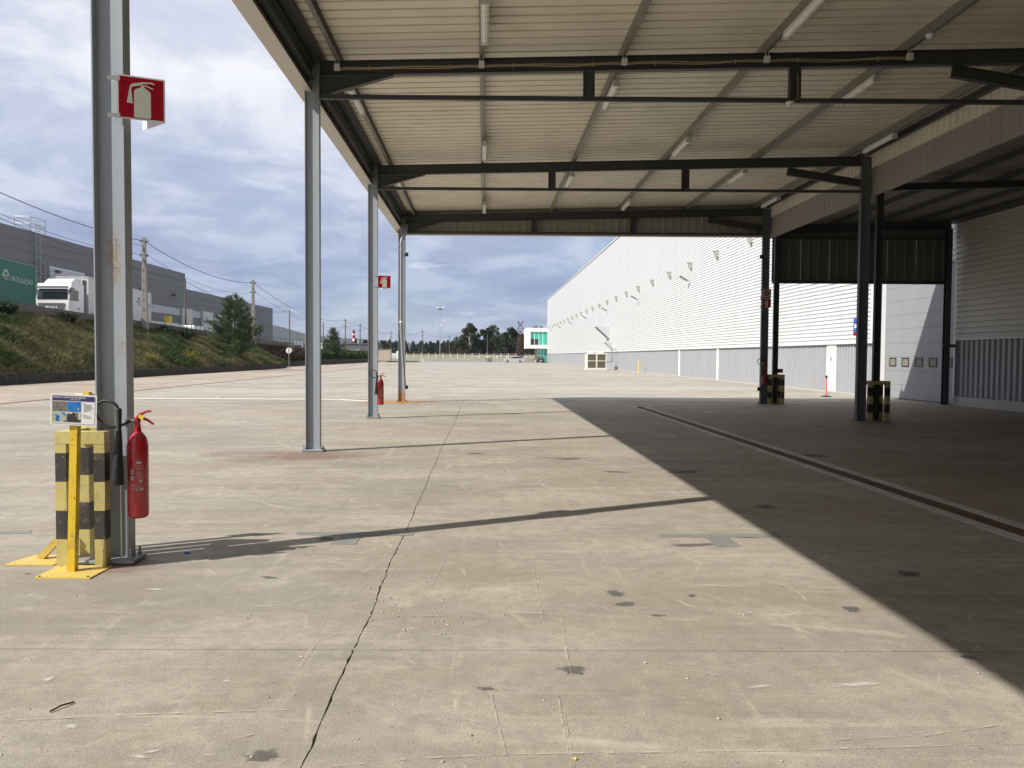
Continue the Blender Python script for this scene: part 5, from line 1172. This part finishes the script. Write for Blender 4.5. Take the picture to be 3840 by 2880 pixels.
MB().box(-20.75, -20.05, 181.9, 181.93, .75, 1.25).build('plate', 'sign_white', ys)
bsn = thing('blue_road_sign', 'small round blue road sign under the banded chimney', 'road sign', (-27.3, 148, .6)); MB().tube([(-27.6, 148, .6), (-27.6, 148, 2.3)], .035, 6).build('pole', 'galv', bsn); MB().lathe([(.02, 0), (.42, 0), (.42, .02), (.02, .02)], 18, (-27.6, 147.9, 2.3), 'Y').build('disc', 'blue_sign', bsn)
wvn = van((-23.5, 203, 0), 'white van on the road beyond the far fence')
# hills
def ridge(name, y, pts, depth, mat, seed):
    r = np.random.RandomState(seed); xs = np.linspace(pts[0][0], pts[-1][0], 90); zs = np.interp(xs, [p[0] for p in pts], [p[1] for p in pts]); zs += np.convolve(r.randn(90), np.ones(5) / 5, 'same') * zs * .03
    V = []; F = []
    for x, z in zip(xs, zs):
        for f, q in ((-.5, -1.5), (-.25, z * .55), (0, z), (.5, -1.5)): V.append((x, y + f * depth, q))
    for i in range(89):
        for j in range(3): F.append((i * 4 + j, i * 4 + j + 1, i * 4 + j + 5, i * 4 + j + 4))
    o = npmesh(name, np.array(V), np.array(F), mat); o.data.polygons.foreach_set('use_smooth', [True] * len(o.data.polygons)); tag(o, kind='structure')
ridge('hill', 1500, [(-1300, 45), (-700, 40), (-560, 58), (-470, 66), (-400, 58), (-350, 44), (-290, 36), (-200, 30), (-80, 22), (60, 18), (300, 14)], 500, 'hill', 4)

# ------------------------------------------------------------------ things on and under the canopy
def striped_barrier(loc, w, d, label, open_right=False):
    t = thing('post_guard', label, 'guard', loc, 'yellow and black post guards'); x, y, z = loc; s = .075 if open_right else .095
    for (a, b) in ((0, 0), (w - s, 0), (0, d - s), (w - s, d - s)):
        p = MB().box(x + a, x + a + s, y + b, y + b + s, .006, .86).build('upright', 'barrier_paint', t)
        MB().box(x + a - .02, x + a + s + .02, y + b - .02, y + b + s + .02, 0, .0058).build('foot_plate', 'plinth', p)
    bars = [(0, w, -.002, s, 'x'), (0, w, d - s, d + .002, 'x'), (-.001, s, s + .001, d - s - .001, 'y')]
    if not open_right: bars.append((w - s, w + .001, s + .001, d - s - .001, 'y'))
    for (a, b, c, e, _) in bars: MB().box(x + a, x + b, y + c, y + e, .8605, .945).build('top_rail', 'barrier_paint', t)
    return t
striped_barrier((-2.955, 5.30, 0), .34, .38, 'worn yellow and black post guard at the foot of the near left post', True)
striped_barrier((9.06, 18.0, 0), .50, .42, 'yellow and black post guard beside the right dark post nearer the camera')
striped_barrier((9.06, 24.36, 0), .50, .42, 'yellow and black post guard beside the far right post with red signs')

def poster(t, x, y, z, ux):
    """A4 notice on the stand: white board, purple header, four printed photos, text lines"""
    u, w, n = Vector((1, ux, -.055)).normalized(), Vector((.03, .0, 1)).normalized(), Vector((0, -1, 0))
    o = Vector((x, y, z))
    def rect(a, b, c, d, lift, mat, name, parent):
        mb = MB(); p = [o + u * q + w * r_ + n * lift for q, r_ in ((a, c), (b, c), (b, d), (a, d))]; mb.add([tuple(v) for v in p] + [tuple(v - n * .0012) for v in p], [(0, 1, 2, 3), (7, 6, 5, 4), (0, 4, 5, 1), (1, 5, 6, 2), (2, 6, 7, 3), (3, 7, 4, 0)]); return mb.build(name, mat, parent)
    bd = rect(-.148, .148, 0, .208, .004, 'sign_white', 'notice_board', t)
    rect(-.136, .136, .010, .012, .0056, 'print_grey', 'border_line', bd); rect(-.136, -.1345, .0125, .198, .0056, 'print_grey', 'border_line', bd); rect(.1345, .136, .0125, .198, .0056, 'print_grey', 'border_line', bd)
    rect(-.134, .134, .164, .197, .0056, 'sign_purple', 'header', bd)
    for (a, b, c, d, mt_) in ((-.131, -.045, .092, .158, 'photo_grey'), (-.040, .046, .092, .158, 'photo_blue'), (-.131, -.045, .022, .087, 'photo_multi'), (-.040, .046, .022, .087, 'photo_cream')): rect(a, b, c, d, .0056, mt_, 'photo_print', bd)
    for k, wd in enumerate((.022, .05, .045, .055, .06, .04, .05, .02)): rect(.056 + (.008 if k else 0), .056 + wd + (.008 if k else 0), .148 - k * .0075, .1505 - k * .0075, .0056, 'print_grey', 'text_line', bd)
    for k, wd in enumerate((.03, .05, .045)): rect(.056 + (.008 if k else 0), .056 + wd + (.008 if k else 0), .070 - k * .0085, .0725 - k * .0085, .0056, 'print_grey', 'text_line', bd)
    text_mesh('RESIDUOS INDUSTRIAIS BANAIS', .0170, 'sign_white', 'lettering', bd, o + u * -.131 + w * .181 + n * .0060, u, w, .0003, 0, .86)
    text_mesh('LER 12 01 99', .0125, 'sign_white', 'lettering', bd, o + u * -.02 + w * .169 + n * .0060, u, w, .0003, 0, .95)
def photo(name, stops, scale):
    m, nt, b = ntree(name); v = pos(nt); nt.links.new(rmp(nt, nz(nt, v, scale, 3, .6, None, .8), stops), b.inputs['Base Color']); b.inputs['Roughness'].default_value = .35
photo('photo_grey', [(.30, (.02, .02, .02)), (.45, (.22, .20, .18)), (.55, (.12, .11, .10)), (.7, (.5, .48, .44))], 26)
photo('photo_blue', [(.40, (.01, .10, .40)), (.52, (.02, .22, .60)), (.62, (.03, .12, .42)), (.70, (.6, .65, .6))], 18)
photo('photo_multi', [(.30, (.02, .02, .10)), (.42, (.02, .25, .60)), (.50, (.5, .5, .5)), (.58, (.45, .50, .02)), (.7, (.05, .06, .2))], 30)
photo('photo_cream', [(.40, (.03, .035, .03)), (.46, (.12, .11, .09)), (.50, (.60, .58, .46)), (.7, (.66, .64, .52))], 14)
st = thing('notice_stand', 'bright yellow sign stand with a waste notice, in front of the near left post', 'sign stand', (-2.775, 5.18, 0))
MB().add([(-2.955, 5.03, 0), (-2.585, 5.02, 0), (-2.575, 5.32, 0), (-2.945, 5.33, 0), (-2.955, 5.03, .009), (-2.585, 5.02, .009), (-2.575, 5.32, .009), (-2.945, 5.33, .009)], [(3, 2, 1, 0), (4, 5, 6, 7), (0, 1, 5, 4), (1, 2, 6, 5), (2, 3, 7, 6), (3, 0, 4, 7)]).build('base_plate', 'stand_yellow_rusty', st)
MB().bar((-2.785, 5.19, .0095), (-2.745, 5.185, 1.17), .05, .05, up=(0, 1, 0)).build('upright', 'stand_yellow', st)
for (x, y) in ((-2.93, 5.05), (-2.61, 5.05), (-2.60, 5.30), (-2.92, 5.305)): MB().lathe([(.008, .009), (.008, .014)], 8, (x, y, 0)).build('screw', 'rust_grate', st)
poster(st, -2.745, 5.152, 1.002, .10)
s2 = thing('bent_notice_stand', 'rusty yellow sign stand with a bent foot behind the striped post guard', 'sign stand', (-3.12, 5.47, 0))
MB().add([(-3.345, 5.335, 0), (-3.0, 5.335, 0), (-2.99, 5.60, 0), (-3.28, 5.61, 0), (-3.345, 5.335, .009), (-3.0, 5.335, .009), (-2.99, 5.60, .009), (-3.28, 5.61, .009)], [(3, 2, 1, 0), (4, 5, 6, 7), (0, 1, 5, 4), (1, 2, 6, 5), (2, 3, 7, 6), (3, 0, 4, 7)]).build('base_plate', 'stand_yellow_rusty', s2)
MB().bar((-3.18, 5.50, .0095), (-3.035, 5.53, .175), .045, .045, up=(0, 1, 0)).build('bent_foot', 'stand_yellow_rusty', s2)
MB().bar((-3.03, 5.715, .16), (-2.955, 5.745, 1.20), .045, .045, up=(0, 1, 0)).build('upright', 'stand_yellow', s2)
MB().bar((-3.035, 5.5535, .17), (-3.03, 5.69, .19), .045, .045).build('knee', 'stand_yellow_rusty', s2)
MB().box(-3.06, -2.77, 5.772, 5.776, .97, 1.185).build('notice_board', 'sign_white', s2)

# fire extinguishers
def extinguisher(label, mirror=1):
    t = thing('fire_extinguisher', label, 'fire extinguisher', (0, 0, 0), 'fire extinguishers')
    r = .070
    MB().lathe([(.001, .004), (.052, 0), (.066, .012), (r, .03), (r, .50), (.068, .53), (.058, .562), (.040, .588), (.026, .603), (.023, .64)], 32).build('cylinder', 'ext_red', t, True)
    lab = MB()
    def patch(a0, a1, z0, z1):
        n = 8; vs = []; 
        for z in (z0, z1): vs += [((r + .0008) * math.sin(a0 + (a1 - a0) * k / n), -(r + .0008) * math.cos(a0 + (a1 - a0) * k / n), z) for k in range(n + 1)]
        lab.add(vs, [(k, k + 1, n + 2 + k, n + 1 + k) for k in range(n)])
    for (a0, a1, z0, z1) in ((.25, .75, .385, .402), (.1, .9, .37, .373), (.2, .9, .355, .358), (.25, .85, .343, .346), (.28, .8, .325, .328), (.28, .7, .312, .315), (.3, .8, .300, .303), (.3, .75, .285, .288), (.52, .78, .255, .275), (-.32, .0, .33, .345), (-.3, -.05, .31, .326), (-.32, -.02, .27, .30), (-.15, .55, .236, .238), (-.1, .8, .225, .227), (-.1, .8, .215, .217), (.2, .45, .198, .207), (-.1, .1, .205, .207), (.6, .9, .20, .217)): patch(a0, a1, z0, z1)
    lab.build('printed_label', 'logo_pale', t)
    MB().lathe([(.019, .64), (.021, .655), (.021, .70), (.015, .705)], 14).build('valve', 'ext_red', t, True)
    MB().tube([(-.01 * mirror, 0, .69), (.02 * mirror, 0, .725), (.06 * mirror, 0, .745), (.095 * mirror, 0, .749)], [.013, .012, .010, .008], 8).build('handle', 'ext_red', t, True)
    MB().tube([(.0, 0, .70), (.03 * mirror, 0, .70), (.07 * mirror, 0, .685), (.112 * mirror, 0, .655)], [.012, .011, .010, .008], 8).build('handle', 'ext_red', t, True)
    MB().bar((.02 * mirror, -.018, .715), (.052 * mirror, -.02, .70), .012, .024).build('safety_tag', 'tag_yellow', t)
    MB().tube([(-.021 * mirror, 0, .68), (-.045 * mirror, 0, .68)], .011, 10).build('hose_nut', 'chrome', t)
    MB().tube([(.02 * mirror, -.012, .665), (.05 * mirror, -.02, .642), (.10 * mirror, -.01, .650)], .002, 5).build('pin_chain', 'brass', t)
    hp = [(-.045, 0, .68), (-.08, -.04, .657), (-.13, -.07, .642), (-.19, -.075, .655), (-.235, -.08, .70), (-.25, -.085, .75), (-.236, -.09, .795), (-.195, -.095, .822), (-.14, -.10, .82), (-.102, -.10, .798), (-.085, -.10, .762)]
    sm = []
    for i in range(len(hp) - 1):
        for q in range(3):
            p0, p1, p2, p3 = (Vector(hp[max(i - 1, 0)]), Vector(hp[i]), Vector(hp[i + 1]), Vector(hp[min(i + 2, len(hp) - 1)])); f = q / 3
            sm.append(.5 * ((2 * p1) + (p2 - p0) * f + (2 * p0 - 5 * p1 + 4 * p2 - p3) * f * f + (3 * p1 - p0 - 3 * p2 + p3) * f ** 3))
    sm.append(Vector(hp[-1])); sm = [Vector((p.x * mirror, p.y, p.z)) for p in sm]
    MB().tube(sm, .010, 10).build('hose', 'rubber', t, True)
    MB().tube([(-.084 * mirror, -.10, .772), (-.084 * mirror, -.10, .765), (-.084 * mirror, -.10, .622), (-.084 * mirror, -.10, .616)], [.018, .021, .017, .020], 14).build('horn_grip', 'rubber', t, True)
    MB().tube([(-.084 * mirror, -.10, .615), (-.085 * mirror, -.10, .55), (-.088 * mirror, -.112, .42), (-.092 * mirror, -.118, .28), (-.093 * mirror, -.118, .25)], [.019, .022, .033, .044, .046], 16).build('horn', 'black_plastic', t, True)
    MB().box(-.075 * 1 if mirror > 0 else .062, -.062 if mirror > 0 else .075, -.02, .02, .60, .70).build('wall_bracket', 'galv', t)
    return t
e0 = extinguisher('large red fire extinguisher with black horn hanging on the near left post')
e0.location = (-2.425, 5.39, .335)
dup(e0, (-2.432, 18.15, .32), 'red fire extinguisher hanging on the third left post')
dup(e0, (8.90, 24.37, .62), 'small red fire extinguisher in shade on the far right post under two red signs')
d_ = bpy.data.objects
MB().tube([(-2.555, 5.405, .04), (-2.555, 5.405, .62)], .005, 6).build('earth_rod', 'white_plastic', post_l[5.47])

# fire signs: two faces that stand out from the post in a V
BODY = [(.35, .07), (.38, .05), (.67, .05), (.70, .08), (.70, .63), (.67, .68), (.565, .755), (.565, .80), (.495, .80), (.495, .755), (.37, .69), (.35, .64)]
HOSE = [(.495, .865), (.32, .82), (.27, .77), (.20, .37), (.325, .36), (.295, .70), (.31, .745), (.495, .80)]
LEV1 = [(.495, .875), (.565, .880), (.73, .895), (.785, .855), (.765, .84), (.715, .862), (.565, .840), (.495, .80)]
LEV2 = [(.565, .825), (.76, .755), (.755, .73), (.735, .735), (.565, .795)]
def face(t, o, u, w, n, kind, name='sign_face'):
    o, u, w, n = Vector(o), Vector(u), Vector(w), Vector(n)
    p = MB().prism([(0, 0), (1, 0), (1, 1), (0, 1)], o, u, w, n * -.004).build(name, 'sign_white', t)
    MB().prism([(.035, .035), (.965, .035), (.965, .965), (.035, .965)], o + n * .0002, u, w, n * .0008).build('red_field', 'sign_red', p)
    if kind == 'ext':
        for i, poly in enumerate((BODY, HOSE, LEV1, LEV2)): MB().prism(poly, o + n * (.0012 + .0001 * i), u, w, n * .0006).build('pictogram', 'sign_ivory', p)
    else:
        MB().prism([(.12, .12), (.88, .12), (.88, .88), (.12, .88)], o + n * .0012, u, w, n * .0005).build('pictogram', 'sign_ivory', p)
        MB().prism([(.5 + .28 * math.cos(a), .5 + .28 * math.sin(a)) for a in np.linspace(0, 6.28, 24, False)], o + n * .0019, u, w, n * .0005).build('pictogram', 'sign_red', p)
        MB().prism([(.5 + .10 * math.cos(a), .5 + .10 * math.sin(a)) for a in np.linspace(0, 6.28, 18, False)], o + n * .0026, u, w, n * .0005).build('pictogram', 'sign_ivory', p)
    return p
def vsign(A_, Bp, Cp, z0, size, kind, label):
    A_, Bp, Cp = Vector(A_), Vector(Bp), Vector(Cp); t = thing('fire_sign', label, 'sign', (A_.x, A_.y, z0), 'red fire equipment signs')
    W = Vector((0, 0, size))
    u = Bp - A_; n = Vector((u.y, -u.x, 0)).normalized(); face(t, Vector((A_.x, A_.y, z0)), Vector((u.x, u.y, 0)), W, n, kind)
    u2 = Cp - Bp; n2 = Vector((u2.y, -u2.x, 0)).normalized(); face(t, Vector((Bp.x, Bp.y, z0)) - n * .006, Vector((u2.x, u2.y, 0)), W, n2, kind, 'rear_face')
    for z in (z0 + .015, z0 + size - .03):
        MB().bar((A_.x - .06, A_.y - .012, z), (A_.x + .02, A_.y + .006, z), .004, .03).build('clip', 'galv', t); MB().bar((A_.x - .05, A_.y + .045, z + .006), (A_.x + .01, A_.y + .012, z + .006), .004, .03).build('clip', 'galv', t)
    return t
vsign((-2.545, 5.395, 0), (-2.262, 5.515, 0), (-2.50, 5.70, 0), 3.115, .30, 'ext', 'large red fire extinguisher sign high on the near left post')
vsign((-2.50, 18.08, 0), (-2.20, 18.16, 0), (-2.46, 18.40, 0), 3.06, .30, 'ext', 'small red extinguisher sign on the third left post')
vsign((8.80, 24.38, 0), (9.09, 24.40, 0), (9.06, 24.62, 0), 3.07, .29, 'ext', 'lower red extinguisher sign on the far right post, below the ring sign')
vsign((8.80, 24.38, 0), (9.09, 24.40, 0), (9.06, 24.62, 0), 3.37, .29, 'ring', 'upper red sign with a white square and red ring on the far right post')
ab = thing('alarm_box', 'small dark red alarm box on the slim post above the far guard', 'alarm box', (9.45, 24.5, 1.0)); MB().box(9.405, 9.53, 24.44, 24.54, 1.0, 1.13).build('housing', 'sign_red', ab); MB().box(9.43, 9.50, 24.435, 24.4395, 1.03, 1.10).build('cover', 'truck_grey', ab)

# tube lights under the purlins
def tube_light():
    t = thing('tube_light', '', 'lamp', (0, 0, 0), 'tube lights under the canopy purlins')
    MB().box(-.045, .045, -.63, .63, -.03, .02).build('housing', 'lamp_body', t)
    n = 6; pr = [(.055 * math.cos(a), -.031 - .055 * math.sin(a)) for a in np.linspace(0, math.pi, n + 1)]
    MB().prism(pr, (0, -.60, 0), (1, 0, 0), (0, 0, 1), (0, 1.20, 0)).build('diffuser', 'lamp_diffuser', t)
    for y in (-.63, .6001): MB().box(-.06, .06, y, y + .029, -.092, -.0305).build('end_cap', 'lamp_body', t)
    for y in (-.45, .45): MB().tube([(0, y, .0205), (0, y, .058)], .008, 6).build('hanger', 'galv', t)
    return t
pname = ['first purlin from the left', 'second purlin from the left', 'third purlin from the left', 'fourth purlin from the left', 'fifth purlin from the left', 'rightmost purlin']
tl0 = None
for i, x in enumerate(PX):
    for y in ((10.3, 16.7, 23.0) if i in (1, 3, 5) else (13.3, 19.6)):
        if i == 5 and y < 12: continue
        bay = 'before the nearest beam' if y < 11.8 else ('after the nearest beam' if y < 18 else 'after the second beam')
        lb = 'white tube light on the %s, %s' % (pname[i], bay)
        zz = zr(x) + .1115 - .058
        if tl0 is None: tl0 = tube_light(); tl0.location = (x + (.05 if i else .02), y, zz); tl0['label'] = lb
        else: dup(tl0, (x + (.05 if i < 3 else -.02), y, zz), lb)
# junction boxes, cables, detectors on the first visible rafter
def jbox():
    t = thing('junction_box', '', 'junction box', (0, 0, 0), 'junction boxes along the nearest beam')
    MB().box(-.042, .042, -.03, .03, -.045, .045).build('housing', 'white_plastic', t); MB().box(-.036, .036, -.034, -.0302, -.039, .039).build('cover', 'white_plastic', t)
    for s in (-.018, .018): MB().tube([(s, 0, .0455), (s * 1.3, .0, .10), (s * .4, .03, .15)], .006, 6).build('riser_cable', 'white_plastic', t)
    return t
jb = jbox(); cab_pts = []
for i, x in enumerate(PX[:5]):
    lb = ['leftmost', 'second', 'third', 'fourth', 'rightmost'][i] + ' white junction box from the left on the nearest roof beam'
    o = jb if i == 0 else copy_tree(jb); o.location = (x, 11.725, zr(x) - .005); o['label'] = lb
for i in range(4):
    t = thing('cable_run', ['leftmost', 'second', 'third', 'rightmost'][i] + ' pair of beige cables from the left along the nearest roof beam', 'cable', ((PX[i] + PX[i + 1]) / 2, 11.74, zr(PX[i]) - .03), 'cables along the nearest roof beam')
    for q in (0, 1):
        a, b = PX[i] + .044, PX[i + 1] - .044; pts = []
        for f in np.linspace(0, 1, 12): x = a + (b - a) * f; pts.append((x, 11.742, zr(x) - .012 - q * .022 - .022 * math.sin(f * math.pi) * (1 + .6 * math.sin(f * 9 + i + q)) * .8 + (.012 if .02 < f < .98 else 0)))
        MB().tube(pts, .008, 6).build('cable', 'cable_beige', t)
    for f in (.22, .78): x = PX[i] + (PX[i + 1] - PX[i]) * f; MB().box(x - .005, x + .005, 11.73, 11.762, zr(x) - .055, zr(x) + .012).build('cable_clip', 'cable_beige', t)
for (x, y, z, lb) in ((4.62, 11.78, 5.358, 'white dome detector under the tie bar beside the right king post'), (6.40, 11.2, zr(6.4) + .1113, 'white dome detector on the fifth purlin just before the nearest beam')):
    t = thing('detector', lb, 'detector', (x, y, z), 'dome detectors under the canopy'); MB().lathe([(.02, -.062), (.05, -.045), (.062, -.02), (.062, 0)], 18, (x, y, z)).build('dome', 'white_plastic', t, True); MB().box(x - .05, x + .05, y - .03, y + .03, z + .0005, z + .0018).build('mounting_plate', 'white_plastic', t)
t = thing('detector_cable', 'thin yellowish cable running down the right king post of the nearest beam', 'cable', (4.72, 11.76, 5.45)); MB().tube([(4.66, 11.765, 5.36), (4.73, 11.76, 5.40), (4.735, 11.76, 5.55), (4.72, 11.76, 5.78)], .006, 6).build('cable', 'cable_beige', t)

# ------------------------------------------------------------------ the air
hz = bpy.data.materials.new('air'); hz.use_nodes = True; hz.node_tree.nodes.clear()
_o = hz.node_tree.nodes.new('ShaderNodeOutputMaterial'); _v = hz.node_tree.nodes.new('ShaderNodeVolumePrincipled')
_v.inputs['Color'].default_value = (.80, .87, 1, 1); _v.inputs['Density'].default_value = .00011; _v.inputs['Anisotropy'].default_value = .2
hz.node_tree.links.new(_v.outputs[0], _o.inputs['Volume'])
hb = MB().box(-2600, 2600, -500, 4100, -2.3, 85); M['air'] = hz
tag(hb.build('haze', 'air'), 'thin pale air haze', 'haze', kind='stuff')
